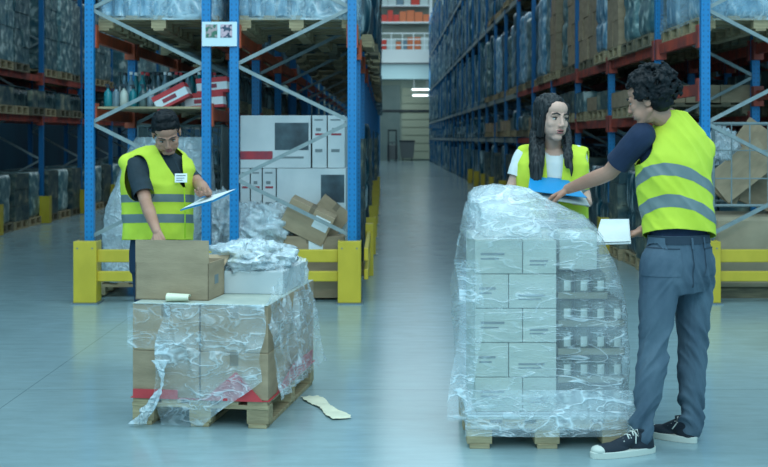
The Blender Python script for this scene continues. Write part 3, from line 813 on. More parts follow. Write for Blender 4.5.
for i, px in enumerate(xx):
    m = ['teal','bottle','can_label','teal','bottle_dark','bottle'][i]
    q = near(px,106,11.72+.12*(i%2)); q.z = 1.851
    spray('%s cleaning bottle from the left on the board shelf' % ORD[i], q, m)
for j in range(3):
    for i in range(9):
        m = ['bottle_dark','bottle','teal','bottle_dark','bottle'][(i+j)%5]
        q = Vector((XB0+.15+i*.115+.02*(j%2), 12.3+.14*j, 1.851))
        t = thing('tall_bottle','one of many tall bottles in rows at the back of the board shelf','bottle',q,0,'tall bottles at the back of the board shelf')
        MB().lathe((0,0,0),[(.04,0),(.043,.02),(.043,.2),(.03,.26),(.014,.30),(.013,.34)],10).build('bottle_body',m,t,smooth=True)
        MB().lathe((0,0,.34),[(.017,0),(.017,.03)],8).build('cap',['dark','paper','red'][i%3],t)
# stack of white printed cartons (rack right of the clipboard man)
big_pallet('pallet on the floor under the white printed cartons', 1.1, 1.2, (-.87,12.5,0))
Yb = 12.0; px2x = lambda p: (p-384)/F*Yb; zz = lambda y: H-(y-CY)/F*Yb
def pc(label, p0, p1, z0, z1, marks, dd=1.0, m='carton_white'):
    x0, x1 = px2x(p0), px2x(p1)
    return carton('printed_carton', label, x1-x0-.006, dd, z1-z0-.004, ((x0+x1)/2, Yb+dd/2, z0), 0, m, 'white printed cartons', marks=marks, tape=False)
zt, zm, zl = zz(115), zz(168), zz(221)
line = lambda a: [(.15,.75,.90,.93,'print_grey','printed_mark'),(.2,.8,.62,.66,'print_red','red_stripe'),(.25,.6,.70,.76,'print_grey','printed_mark'),(.2,.7,.3,.36,'print_grey','printed_mark')]
pc('top white carton with black picture and a red band, behind blue uprights', 240, 311, zm, zt, [(.49,.97,.34,.86,'print_dark','picture_panel'),(.0,.46,.16,.32,'print_red','red_band'),(.55,.9,.18,.22,'print_grey','printed_mark')])
pc('narrow white carton in the top row, left of the two narrow ones', 312, 327, zm, zt, line(0))
pc('narrow white carton in the top row, nearest the right upright', 327.5, 345, zm, zt, line(0))
pc('leftmost narrow white carton of the lower row', 240, 250, zl, zm, line(0)[:2])
pc('middle narrow white carton of the lower row', 250.5, 262, zl, zm, line(0))
pc('right narrow white carton of the lower row', 262.5, 276, zl, zm, line(0))
pc('lower white carton with a black picture at its right end', 276.5, 346, zl, zm, [(.64,.98,.35,.88,'print_dark','picture_panel'),(.1,.4,.2,.25,'print_grey','printed_mark')])
pc('bottom left white carton standing on the pallet behind the film heap', 240, 293, .146, zl, [(.1,.5,.6,.66,'print_grey','printed_mark')])
pc('bottom right white carton standing on the pallet behind the brown cartons', 294, 346, .146, zl, [(.1,.5,.6,.66,'print_grey','printed_mark')])
lab = [(.62,.95,.45,.85,'paper','address_label')]
t = carton('carton','brown carton tilted against the white printed cartons, with a white label', .46,.30,.30, (-.80,11.74,.62), 0, rot=(radians(4),radians(26),0), marks=lab)
t = carton('carton','second tilted brown carton leaning behind the labelled one', .34,.06,.30, (-.63,11.93,.66), 0, rot=(0,radians(38),0))
t = carton('carton','flat brown carton lying above the guard rail under the tilted one', .68,.30,.16, (-.72,11.75,.45), 0, marks=[(.5,.7,.2,.9,'paper','address_label')])
t = carton('carton','brown carton at the bottom behind the yellow guard rail', .62,.30,.42, (-.72,11.75,.02), 0, tape=False)
def heap(label, px, py, Y, r, seed, amp=.9, m='film_heap'):
    o = crumple('crumpled_film', (0,0,0), r, m, seed=seed, amp=amp, res=80); o.location = at(px,py,Y); return tag(o,label,'plastic film')
heap('heap of crumpled clear film beside the tilted brown cartons', 262, 228, 11.74, (.30,.20,.24), 5)
heap('lower bulge of clear film on the floor behind the guard rail', 262, 268, 11.72, (.28,.18,.30), 6)
heap('crumpled film between the two middle blue uprights', 222, 222, 11.85, (.18,.2,.30), 8)
heap('low crumpled film behind the middle of the guard rail', 222, 275, 11.8, (.22,.2,.24), 14)
# wrapped pile and wire cage behind the man
t = thing('wrapped_pile','tall pile in whitish film standing behind the clipboard man','pallet load',(-2.28,12.2,0))
mb = MB(); rg = []
for k in range(40):
    z = .14+1.42*k/39; f = k/39; w_, d_ = .52-.20*max(0,f-.45)**1.2*1.6, .40-.1*f; ring = []
    for a in range(80):
        an = 2*pi*a/80; c, s_ = cos(an), sin(an)
        x = (abs(c)**.5)*(1 if c>0 else -1)*w_; y = (abs(s_)**.5)*(1 if s_>0 else -1)*d_
        q = 1+(ridged(Vector((x*4, y*4, z*1.6)),4)-.4)*.13
        ring.append((x*q+.18*f*f, y*q, z))
    rg.append(ring)
mb.rings(rg); mb.smooth = True; mb.build('film_cover','film_heap',t)
link('pallet', pal_wood, t)
def wire_cage(label, x0, x1, y0, y1, z0, z1, nv, hs):
    cx = (x0+x1)/2; t = thing('wire_cage', label, 'cage', (cx,y0,0)); hw = (x1-x0)/2; d = y1-y0
    for sx in (-1,1):
        for yy in (0,d): MB().tube([(sx*hw,yy,.0),(sx*hw,yy,z1)],.016).build('corner_post','brace',t)
    def panel(pa, pb):
        mb = MB(); mb.tube([pa+Vector((0,0,z1)),pb+Vector((0,0,z1))],.014); mb.tube([pa+Vector((0,0,z0)),pb+Vector((0,0,z0))],.014)
        for h in hs: mb.tube([pa+Vector((0,0,h)),pb+Vector((0,0,h))],.007,6)
        for i in range(1,nv): q = pa+(pb-pa)*i/nv; mb.tube([q+Vector((0,0,z0)),q+Vector((0,0,z1))],.007,6)
        mb.build('mesh_panel','brace',t)
    A,B_,C_,D_ = Vector((-hw,0,0)),Vector((hw,0,0)),Vector((hw,d,0)),Vector((-hw,d,0))
    panel(A,B_); panel(C_,D_); panel(B_,C_); panel(D_,A)
    return t
wire_cage('galvanised wire cage with rounded bars behind the clipboard man', -2.6, -1.72, 12.85, 13.3, .3, 1.68, 9, (.7,1.1))
wire_cage('galvanised wire cage full of scrap cardboard at the right edge', 3.17, 4.05, 11.68, 12.5, .90, 1.69, 5, (1.16,1.43))
# scrap cardboard in the right cage
for i,(px,py,w_,h_,a,yy,c) in enumerate(((742,170,.62,.34,-38,11.82,'carton'),(752,150,.5,.42,-52,11.95,'carton'),(766,185,.5,.5,20,12.05,'carton'),(728,188,.3,.26,32,11.9,'carton'))):
    o = MB().box((0,0,0),(w_,.03,h_)).build('cardboard_sheet',c,None,.002,loc=at(px,py,yy),rot=(radians(-8),radians(a),radians(6*i)))
    tag(o,['long scrap cardboard slanting up to the right in the right cage','steep scrap cardboard at the upper right of the right cage','rearmost scrap cardboard in the right cage','small scrap cardboard at the lower left of the right cage'][i],'cardboard')
heap('bluish crumpled film in the upper left of the right cage', 722, 150, 11.98, (.16,.14,.20), 17)
t = thing('large_carton','large beige carton with rounded edges behind the right guard rail','carton',(3.85,11.7,0.0))
MB().bb(-.68,.68,0,.8,.10,.80).build('box_body',mat('beige_board',(172,156,130),.7,(156,142,118),4,vary=0),t,.05); MB().bb(-.66,.66,.03,.77,0,.1).build('base_board','wood_dark',t)

o = MB().bb(-.375,.375,-.605,.595,0,.002).build('card_sheet','carton_grey',None,loc=LC+Vector((0,0,.6548)),rot=(0,0,LA)); tag(o,'pale card sheet covering the top of the brown cartons on the left pallet','sheet')
# ---------------------------------------------------------------- people
DG = lambda: bpy.context.evaluated_depsgraph_get()
def skinc(n, a, b_): return mat(n, a, .5, b_, 9, spec=.35, bump=.05, bscale=60)
M['skin'] = skinc('skin', (176,132,112), (166,120,100)); M['skin_w'] = skinc('skin_fair', (198,162,146), (190,152,136))
M['hair'] = mat('hair_black', (7,12,16), .6, (24,28,32), 34, (1,1,.35), .8, 60, bdist=.006, spec=.2)
M['hair_long'] = mat('hair_long_dark', (10,14,18), .42, (52,56,58), 34, (2.5,2.5,.12), .8, 60, bdist=.004, spec=.2)
M['brow'] = mat('brow', (36,34,34), .7); M['lips'] = mat('lips', (150,88,84), .4); M['eye_white'] = mat('eye_white', (168,166,160), .6); M['iris'] = mat('iris', (38,30,26), .2)
M['nail'] = mat('nail', (204,166,150), .3)
M['vest'] = mat('hi_vis', (200,218,66), .85, (188,206,54), 5, (1,1,1), .25, 14)
M['band'] = mat('reflective_band', (112,126,126), .45, (102,118,120), 12)
M['vest_edge'] = mat('vest_edge', (168,205,20), .8)
M['navy'] = mat('navy_knit', (24,42,70), .85, (20,36,62), 12, bump=.2, bscale=30)
M['slate'] = mat('slate_knit', (30,48,58), .85, (26,42,50), 12, bump=.2, bscale=30)
M['white_tee'] = mat('white_tee', (212,218,218), .8, (200,208,210), 6, bump=.15, bscale=20)
M['jeans'] = mat('washed_jeans', (86,106,120), .9, (50,70,88), 5, (1,1,.45), .3, 60, lo=.3, hi=.7)
M['jeans_seam'] = mat('jeans_seam', (40,56,70), .9)
M['jeans_dark'] = mat('dark_trousers', (16,50,76), .85, (14,42,66), 5)
M['canvas'] = mat('navy_canvas', (20,32,44), .8, bump=.2, bscale=80); M['rubber'] = mat('white_rubber', (196,200,190), .55)
M['lace'] = mat('lace', (205,208,200), .7); M['folder_blue'] = mat('folder_blue', (0,130,186), .45); M['folder_grey'] = mat('folder_grey', (150,160,160), .5)
M['belt'] = mat('belt', (30,30,34), .6)

def cone(p, r, q, s): return ('c', Vector(p), r, Vector(q), s)
def ell(c, r, R=None): return ('e', Vector(c), r, R)
def prim_mb(prims, X=None):
    mb = MB()
    for pr in prims:
        o = len(mb.v)
        if pr[0] == 'c':
            _, p, r, q, s = pr; d = q-p; l = d.length
            if l < 1e-5: d = Vector((0,0,1)); l = 1e-5
            d = d/l; ref = Vector((0,0,1)) if abs(d.z) < .9 else Vector((0,1,0)); a = d.cross(ref).normalized(); b_ = a.cross(d)
            n = 16; rg = []
            k_ = max(-1, min(1, (r-s)/l)); th0 = math.acos(k_)          # tangent angle from axis
            for i in range(1, 6):
                th = pi-(pi-th0)*i/5; rg.append((p+d*(r*cos(th)), r*sin(th)))
            for i in range(0, 5):
                th = th0*(1-i/5); rg.append((q+d*(s*cos(th)), s*sin(th)))
            mb.rings([[c+(a*cos(2*pi*k/n)+b_*sin(2*pi*k/n))*max(rr_,1e-4) for k in range(n)] for c, rr_ in rg])
        elif pr[0] == 'e':
            _, c, r, R = pr; n = 20; rg = []
            for j in range(1, 10):
                th = pi*j/10; ring = []
                for k in range(n):
                    v = Vector((r[0]*sin(th)*cos(2*pi*k/n), r[1]*sin(th)*sin(2*pi*k/n), -r[2]*cos(th)))
                    ring.append(c+(R @ v if R is not None else v))
                rg.append(ring)
            mb.rings(rg)
        elif pr[0] == 'l':          # loft: list of (centre, a-vector, b-vector, exponent)
            n = 32; rg = []
            for c, a, b_, e in pr[1]:
                ring = []
                for k in range(n):
                    x, y = cos(2*pi*k/n), sin(2*pi*k/n)
                    ring.append(Vector(c)+Vector(a)*(abs(x)**e)*(1 if x>0 else -1)+Vector(b_)*(abs(y)**e)*(1 if y>0 else -1))
                rg.append(ring)
            mb.rings(rg)
        if X is not None: mb.v[o:] = [tuple(X @ Vector(v)) for v in mb.v[o:]]
    return mb
def xf(prims, X):
    out = []; R3 = X.to_3x3()
    for pr in prims:
        if pr[0] == 'c': out.append(('c', X@pr[1], pr[2], X@pr[3], pr[4]))
        elif pr[0] == 'e': out.append(('e', X@pr[1], pr[2], R3@pr[3] if pr[3] is not None else R3))
        else: out.append(('l', [(X@Vector(c), R3@Vector(a), R3@Vector(b_), e) for c,a,b_,e in pr[1]]))
    return out
def blob(name, prims, voxel, m, parent=None, smooth=4, disp=None, cuts=None, thick=0):
    mb = prim_mb(prims); me = mb.mesh(name, m); o = bpy.data.objects.new('tmp', me); COL.objects.link(o)
    r = o.modifiers.new('r','REMESH'); r.mode = 'VOXEL'; r.voxel_size = voxel; r.adaptivity = 0
    if smooth:
        s = o.modifiers.new('s','SMOOTH'); s.factor = .5; s.iterations = smooth
    bpy.context.view_layer.update()
    m2 = bpy.data.meshes.new_from_object(o.evaluated_get(DG())); bpy.data.objects.remove(o)
    if disp:
        nn = [v.normal.copy() for v in m2.vertices]
        for v, n_ in zip(m2.vertices, nn):
            d = disp(v.co, n_)
            v.co = v.co + (n_*d if isinstance(d, float) else d)
    if cuts:
        bm = bmesh.new(); bm.from_mesh(m2)
        for planes, kill in cuts:
            for co, no in planes:
                bmesh.ops.bisect_plane(bm, geom=bm.verts[:]+bm.edges[:]+bm.faces[:], plane_co=co, plane_no=no, dist=1e-6)
            if callable(kill) and getattr(kill, 'soft', False):
                fs = [f for f in bm.faces if kill(f.calc_center_median()) < 0]
                bmesh.ops.delete(bm, geom=fs, context='FACES')
                bv = [v for v in bm.verts if v.is_boundary and v.link_faces]
                for v in bv:
                    for _ in range(3):
                        g = kill(v.co); h = .0015
                        gr = Vector([(kill(v.co+e)-kill(v.co-e))/(2*h) for e in (Vector((h,0,0)),Vector((0,h,0)),Vector((0,0,h)))])
                        if gr.length < 1e-6: break
                        st = gr*(g/gr.length_squared)
                        if st.length > .014: break
                        v.co -= st
            else:
                fs = [f for f in bm.faces if kill(f.calc_center_median())]
                bmesh.ops.delete(bm, geom=fs, context='FACES')
        bm.to_mesh(m2); bm.free()
    m2.materials.clear(); m2.materials.append(M[m]); m2.name = name
    m2.polygons.foreach_set('use_smooth', [True]*len(m2.polygons))
    ob = link(name, m2, parent)
    if thick:
        s = ob.modifiers.new('t','SOLIDIFY'); s.thickness = thick; s.offset = 0
    return ob
def softcut(fn): fn.soft = True; return ([], fn)
def patch(name, src, centre, X_, Z_, w, h, m, parent, infl=.004, depth=.09):
    """a piece of a garment's own surface inside a rectangle (w along X_, h along Z_)"""
    c = Vector(centre); X_ = Vector(X_).normalized(); Z_ = Vector(Z_).normalized(); Yv = X_.cross(Z_)
    bm = bmesh.new(); bm.from_mesh(src.data)
    for n_, d_ in ((X_,w/2),(-X_,w/2),(Z_,h/2),(-Z_,h/2),(Yv,depth),(-Yv,depth)):
        bmesh.ops.bisect_plane(bm, geom=bm.verts[:]+bm.edges[:]+bm.faces[:], plane_co=c+n_*d_, plane_no=n_, clear_outer=True, dist=1e-6)
    bm.normal_update()
    for v in bm.verts: v.co += v.normal*infl
    me = bpy.data.meshes.new(name); bm.to_mesh(me); bm.free()
    me.materials.clear(); me.materials.append(M[m]); me.polygons.foreach_set('use_smooth', [True]*len(me.polygons))
    return link(name, me, parent)
def band(name, src, co, no, wdt, m, parent, infl=.003):
    """a band cut out of a garment's own surface between two parallel planes"""
    no = Vector(no).normalized(); co = Vector(co)
    bm = bmesh.new(); bm.from_mesh(src.data)
    for s in (-1, 1):
        bmesh.ops.bisect_plane(bm, geom=bm.verts[:]+bm.edges[:]+bm.faces[:], plane_co=co+no*s*wdt/2, plane_no=no*s, clear_outer=True, dist=1e-6)
    bm.normal_update()
    for v in bm.verts: v.co += v.normal*infl
    me = bpy.data.meshes.new(name); bm.to_mesh(me); bm.free()
    me.materials.clear(); me.materials.append(M[m]); me.polygons.foreach_set('use_smooth', [True]*len(me.polygons))
    return link(name, me, parent)
def frame(fwd, up=(0,0,1)):
    """3x3 with columns (right, forward, up); the head model looks along -y, so it is turned with headX"""
    f = Vector(fwd).normalized(); u = Vector(up); r = f.cross(u).normalized(); u = r.cross(f).normalized()
    return r, f, u
def headX(c, fwd, up=(0,0,1), sc=1.0):
    r, f, u = frame(fwd, up)
    # local x -> -r (the model's +x is to the viewer's right when it faces the viewer), local -y -> f, local z -> u
    R = Matrix((-r, -f, u)).transposed().to_4x4()
    return Matrix.Translation(Vector(c)) @ R @ Matrix.Scale(sc, 4)
def head_prims(fem=False):
    j = .9 if fem else 1.0
    X_ = [ell((s*(.026 if fem else .033),-.048,-.052),((.026,.032,.034) if fem else (.030,.034,.036))) for s in (-1,1)]
    P = [ell((0,.018,.035),(.075,.094,.084)), ell((0,-.028,-.022),(.062*j+.002,.064,.088)),
         ell((0,-.062,-.093),(.026*j,.024,.019)), ell((0,-.045,.052),(.058,.045,.045))]
    for s in (-1,1):
        P += [cone((s*(.043 if fem else .052),.004,-.05),.017 if fem else .02,(s*(.011 if fem else .02),-.060,-.097),.0145 if fem else .018), cone((s*.010,-.088 if not fem else -.084,.022),.009,(s*.043,-.074 if not fem else -.070,.020),.011)]
        if fem: P += [ell((s*.034,-.056,-.024),(.024,.025,.028))]
        else: P += [ell((s*.042,-.062,-.022),(.021,.02,.019)), ell((s*.0775,.014,-.008),(.009,.020,.031))]
        P += [
              ell((s*.0105,-.100,-.034),(.008,.010,.007)), ell((s*.031,-.066,-.002),(.017,.016,.012))]
    P += [cone((0,-.089,.010),.0075,(0,-.106,-.029),.0105), cone((-.019,-.083,-.0585),.0065,(.019,-.083,-.0585),.0065), cone((0,-.091,-.056),.006,(0,-.091,-.058),.006),
          cone((-.016,-.083,-.0685),.0065,(.016,-.083,-.0685),.0065)]
    return P+X_
def neck(hc, base, r=.056): return [cone(hc, r*.96, base, r*1.08)]
def hand(w, d, n, side, sc=1.0, curl=(.35,.4,.3), thumb=.6, spread=.10, lens=(.072,.080,.074,.058)):
    """w wrist, d pointing direction, n palm normal (away from the palm's inside is -n), side +1/-1 puts the thumb"""
    w = Vector(w); d = Vector(d).normalized(); n = Vector(n); n = (n-d*n.dot(d)).normalized(); x = d.cross(n).normalized()*side
    P = []; nails = []
    off = (.030,.010,-.010,-.029); pl = (.088,.092,.088,.080)
    for i in range(4):
        a = w+x*off[i]*.55*sc+d*.012*sc; b_ = w+d*pl[i]*sc+x*off[i]*sc
        P.append(cone(a, .0135*sc, b_, .0108*sc))
        dd = (d+x*(off[i]/.03)*spread).normalized(); p = b_; r = .0092*sc if i < 3 else .0080*sc
        seg = [lens[i]*.46*sc, lens[i]*.31*sc, lens[i]*.23*sc]; ang = 0
        for k in range(3):
            ang += curl[k]*(1+.12*i); v = (dd*cos(ang)+n*sin(ang)).normalized(); q = p+v*seg[k]
            P.append(cone(p, r*(1-.07*k), q, r*(.93-.07*k))); 
            if k == 2: nails.append((q-v*.003, v, (n*cos(ang)-dd*sin(ang)), r*.8))
            p = q
    P.append(ell(w+d*.045*sc+n*.004*sc, (.034*sc,.044*sc,.013*sc), Matrix((x, d, n)).transposed()))
    t0 = w+x*.020*sc+d*.018*sc+n*.006*sc; t1 = t0+(x*.8+d*.75+n*.35*thumb).normalized()*.042*sc
    t2 = t1+(d*.95+x*(.45-.5*thumb)+n*.5*thumb).normalized()*.032*sc; t3 = t2+(d+x*(.1-.5*thumb)+n*.5*thumb).normalized()*.024*sc
    P += [cone(t0,.0155*sc,t1,.0125*sc), cone(t1,.0115*sc,t2,.0100*sc), cone(t2,.0100*sc,t3,.0085*sc)]
    return P, nails
def arm(sh, el, wr, r=(.052,.043,.040,.027)):
    sh, el, wr = Vector(sh), Vector(el), Vector(wr)
    b_ = el.lerp(wr, .28)
    return [cone(sh, r[0], sh.lerp(el,.45), r[0]*.92), cone(sh.lerp(el,.45), r[0]*.92, el, r[1]*.92), cone(el, r[1]*.92, b_, r[2]*1.04), cone(b_, r[2]*1.04, wr, r[3])]
def face_parts(root, X, gaze=(0,-1,0), brows=True, mouth_open=False, sc=1.0):
    R3 = X.to_3x3()
    for s in (-1,1):
        e = MB(); 
        eb = prim_mb([ell((s*.0305,-.0735,.0005),(.0135,.0105,.0072))], X); eb.smooth = True
        eo = eb.build('eye','eye_white',root)
        ib = prim_mb([ell((s*.0305+gaze[0]*.006,-.0815,.0005+gaze[2]*.004),(.0056,.0034,.0056))], X); ib.smooth=True; ib.build('iris','iris',eo)
        lb = prim_mb([cone((s*.019,-.0815,.0068),.0022,(s*.031,-.0855,.0090),.0026), cone((s*.031,-.0855,.0090),.0026,(s*.044,-.0775,.0058),.0020)], X); lb.smooth=True; lb.build('eyelid','brow',eo)
        bb_ = prim_mb([cone((s*.014,-.0955,.024),.0038,(s*.030,-.0925,.0300),.0042), cone((s*.030,-.0925,.0300),.0042,(s*.050,-.078,.0245),.0028)], X); bb_.smooth=True; bb_.build('eyebrow','brow',root)
    mo = prim_mb([cone((-.020,-.0865,-.0590),.0030,(-.006,-.0945,-.0560),.0045), cone((.020,-.0865,-.0590),.0030,(.006,-.0945,-.0560),.0045),cone((-.006,-.0945,-.0560),.0045,(.006,-.0945,-.0560),.0045),
                  cone((-.016,-.0865,-.0690),.0035,(0,-.0915,-.0700),.0052), cone((.016,-.0865,-.0690),.0035,(0,-.0915,-.0700),.0052)], X); mo.smooth=True
    mo = mo.build('lips','lips',root)
    if mouth_open: 
        g = prim_mb([ell((0,-.0905,-.0632),(.014,.004,.0035))], X); g.smooth=True; g.build('mouth_opening','iris',mo)
def wrinkle(amp, sx=3, sz=26, seed=0):
    def f(co, n): return (noise.noise(Vector((co.x*sx+seed, co.y*sx, co.z*sz*.5)))*.6+ridged(Vector((co.x*sx*2+seed, co.y*sx*2, co.z*sz)),2)*.3-.15)*amp
    return f
def soft(amp, sc=7, seed=0):
    def f(co, n): return float((noise.noise(co*sc+Vector((seed,0,0)))*.7+noise.noise(co*sc*2.2+Vector((0,seed,0)))*.4)*amp)
    return f
def rings_body(pts, infl=0.0, e=.85):
    """pts: (centre, halfwidth, halfdepth, right-vector) -> loft; forward taken as up x right"""
    out = []
    for i, (c, a, b_, r) in enumerate(pts):
        c0 = Vector(pts[max(i-1,0)][0]); c1 = Vector(pts[min(i+1,len(pts)-1)][0]); u = (c1-c0).normalized()
        r = Vector(r).normalized(); f = u.cross(r).normalized(); r2 = f.cross(u)
        out.append((Vector(c), r2*(a+infl), f*(b_+infl), e))
    return ('l', out)
def shoe(root, heel, toe, up=(0,0,1)):
    """low canvas shoe from heel point to toe point on the floor"""
    heel, toe = Vector(heel), Vector(toe); d = (toe-heel); L_ = d.length; d.normalize(); s = Vector((0,0,1)).cross(d)
    def prof(t):
        return .034+.016*sin(pi*min(1,t*1.02))**.8 if t < .5 else .034+.016*sin(pi*(t*.9+.05))+.004
    def ring(z, infl, x0=0, x1=1):
        n = 40; R = []
        for k in range(n):
            a = 2*pi*k/n; u = (1-cos(a))/2; w_ = (.036+.014*u)*(abs(sin(a))**.75)*(1 if sin(a)>0 else -1)*(1+.1*sin(pi*u))
            R.append(heel+d*((u*(L_+2*infl)-infl))+s*(w_*(1+infl*14))+Vector((0,0,z)))
        return R
    sh = thing('shoe_tmp','',''); bpy.data.objects.remove(sh)
    up_ = blob('shoe', [('l', [(heel+d*(.05+.0*L_)+Vector((0,0,.03)), s*.036, d*.045, .9), (heel+d*.055+Vector((0,0,.085)), s*.033, d*.042, .9), (heel+d*.07+Vector((0,0,.125)), s*.036, d*.046, .9)]),
        ell(heel+d*L_*.70+Vector((0,0,.034)), (L_*.29,.047,.034), Matrix((d,s,Vector((0,0,1)))).transposed()),
        ell(heel+d*L_*.22+Vector((0,0,.040)), (L_*.21,.038,.042), Matrix((d,s,Vector((0,0,1)))).transposed()),
        cone(heel+d*.085+Vector((0,0,.088)), .033, heel+d*L_*.72+Vector((0,0,.035)), .030)], .005, 'canvas', root, 4)
    so = MB(); so.rings([ring(.001,.001), ring(.001,.004), ring(.028,.005), ring(.032,.002), ring(.032,-.004)]); so.smooth=False
    so.build('sole','rubber',up_)
    tc_ = MB(); P2 = prim_mb([ell(heel+d*(L_*.885)+Vector((0,0,.036)),(L_*.115,.040,.024),Matrix((d,s,Vector((0,0,1)))).transposed())]); P2.smooth=True; P2.build('toe_cap','rubber',up_)
    la = MB()
    for i in range(5):
        t = .34+.075*i; z = .108-.0135*i; c = heel+d*L_*t+Vector((0,0,z))
        q = .026; la.tube([c-s*q-Vector((0,0,.010)), c-s*q*.4+Vector((0,0,.003)), c+s*q*.4+Vector((0,0,.003))+d*.012, c+s*q-Vector((0,0,.010))+d*.014], .0035, 6)
        la.tube([c+s*q-Vector((0,0,.010)), c+s*q*.4+Vector((0,0,.004)), c-s*q*.4+Vector((0,0,.004))+d*.012, c-s*q-Vector((0,0,.010))+d*.014], .0035, 6)
    c = heel+d*L_*.33+Vector((0,0,.115))
    for sg in (-1,1):
        la.tube([c, c+s*sg*.03+Vector((0,0,.012)), c+s*sg*.045-Vector((0,0,.02)), c+s*sg*.015-Vector((0,0,.012))], .003, 6)
        la.tube([c, c+s*sg*.02-d*.0+Vector((0,0,-.01)), c+s*sg*.05+d*.02-Vector((0,0,.05))], .003, 6)
    la.smooth = True; la.build('laces','lace',up_)
    return up_
# ================= man on the right, seen from behind, reaching to the folder
def man_right():
    t = thing('person','man in jeans and yellow vest seen from behind, reaching toward the blue folder','person',(1.40,6.08,0)); 
    off = Vector((1.40,6.08,0)); Lc = lambda p: Vector(p)-off
    YM = 6.06
    P = lambda px, py, Y=YM: Lc(at(px,py,Y))
    rt = Vector((.80,.60,0)).normalized()          # his right-hand direction (image right, a bit away)
    fw = Vector((-.60,.80,0)).normalized()
    hc = P(649,100,6.00)
    hX = headX(hc, (-.84,.50,-.26), (-.22,.12,.95), 1.04)
    nb = P(669,120,6.06)
    shL = P(642,136,6.00); shR = P(700,148,6.20)
    el = P(609,173,6.16); wr = P(568,189,6.40)
    kn = 6.4
    hp, nails = hand(wr, (P(549,198,6.46)-wr), (-.15,.25,-.95), 1, 1.0, (.30,.45,.35), .7)
    elR = P(690,205,6.30); wrR = P(640,232,6.42)
    hpR, nailsR = hand(wrR, (P(622,240,6.36)-wrR), (.1,.3,.9), 1, 1.0, (.2,.3,.3), .6)
    tors = [(P(679,262,6.09),.155,.105,rt),(P(679,243,6.09),.165,.11,rt),(P(678,222,6.10),.155,.105,rt),(P(677,200,6.11),.16,.11,rt),(P(675,178,6.11),.175,.12,rt),(P(673,158,6.11),.185,.12,rt),(P(671,145,6.10),.165,.105,rt),(P(670,132,6.09),.115,.08,rt),(P(669,120,6.08),.062,.06,rt)]
    body = xf(head_prims(), hX) + neck(hc+Vector((0.01,0,-.05)), nb) + [rings_body(tors,-.012)] + arm(shL,el,wr) + hp + arm(shR,elR,wrR) + hpR
    hipL = P(661,262,6.02); hipR = P(695,262,6.16)
    knL = P(655,340,6.02); knR = P(692,338,6.20); anL = P(643,432,5.98); anR = P(691,426,6.20)
    for a,k_,b_ in ((hipL,knL,anL),(hipR,knR,anR)): body += [cone(a,.075,k_,.048), cone(k_,.048,k_.lerp(b_,.3),.050), cone(k_.lerp(b_,.3),.050,b_,.034)]
    blob('body', body, .0042, 'skin', t, 2)
    face_parts(t, hX)
    for c,v,n,r in nails: MB().box(c-n*r*.9,(r*1.3,.009,.0015),Matrix((v.cross(n),v,n)).transposed()).build('fingernail','nail',t)
    # curly hair
    rr = random.Random(4); H_ = []
    H_ += xf([ell((0,.03,.055),(.088,.095,.083)), ell((0,.055,.0),(.080,.060,.075)), cone((0,-.05,.10),.032,(0,.05,.12),.05)], hX)
    cur = []
    for i in range(760):
        u = rr.uniform(-1,1); a = rr.uniform(0,2*pi); s_ = math.sqrt(1-u*u); d = Vector((s_*cos(a), s_*sin(a), u))
        c = Vector((0,.032,.05)); q_ = rr.uniform(.98,1.14)*(1+.30*noise.noise(d*2.4)); p = c+Vector((d.x*.100*q_,d.y*.108*q_,d.z*.100*q_))
        if p.y < -.035 and p.z < .070: continue
        if p.y < .02 and p.z < .005: continue
        if p.z < -.065: continue
        r = rr.uniform(.007,.017); tg = d.cross(Vector((rr.uniform(-1,1),rr.uniform(-1,1),rr.uniform(-1,1)))).normalized()
        pts = [p+d*(r*.4*sin(k*1.9))+tg*r*.9*cos(k*1.4)+d.cross(tg)*r*.9*sin(k*1.4) for k in range(4)]
        for k in range(3): cur.append(cone(pts[k], r*.42, pts[k+1], r*.38))
    H_ += xf(cur, hX)
    blob('hair', H_, .0042, 'hair', t, 1)
    # navy t-shirt
    sl = shL.lerp(el, .72)
    shirt = [rings_body(tors,.004), cone(shL,.068,shL.lerp(el,.35),.066), cone(shL.lerp(el,.35),.066,sl,.064), cone(shR,.066,shR.lerp(elR,.8),.056)]
    ax = (el-shL).normalized()
    blob('t_shirt', shirt, .006, 'navy', t, 4, soft(.008,9,3), cuts=[([(sl,ax)], lambda c: (c-sl).dot(ax) > 0 and (c-sl).length < .12), ([(nb+Vector((0,0,-.005)),(0,0,1))], lambda c: c.z > nb.z-.005)])
    # hi-vis vest
    vt = [(P(680,247,6.09),.205,.145,rt),(P(679,235,6.09),.203,.145,rt),(P(678,218,6.10),.198,.142,rt),(P(676,198,6.11),.202,.145,rt),(P(674,178,6.11),.208,.148,rt),(P(674,160,6.11),.212,.145,rt),(P(675,149,6.10),.208,.128,rt),(P(675,138,6.09),.175,.108,rt),(P(673,125,6.08),.115,.088,rt),(P(671,113,6.07),.074,.070,rt),(P(671,107,6.07),.066,.062,rt)]
    vest = [rings_body(vt,.0,.8)]
    vest += [cone(nb+rt*.05, .05, P(703,150,6.2), .060)]
    hemn = Vector((-.10,.12,1)).normalized(); hem = P(680,238,6.0)
    arm_c = P(629,142,6.0)
    g1 = lambda c: max(((c-arm_c).x/.112)**2+((c-arm_c).z/.128)**2-1, (c.y-(arm_c.y+.18))*8)
    g2 = lambda c: max(-((c-shR).dot(rt)-.04)*10, ((c-shR).z+.06)**2/.0132+((c-shR).dot(fw))**2/.008-1)
    g3 = lambda c: (P(667,106,6.05)-c).dot(Vector((-.35,.25,-1)).normalized())*8 if False else -(c-P(671,110,6.0)).dot(Vector((-.10,.35,1)).normalized())*8
    tn = (fw*.42+rt*.40+Vector((0,0,1))).normalized()
    hemn = (fw*.22+rt*.16+Vector((0,0,1))).normalized(); hem = P(678,230,5.95)
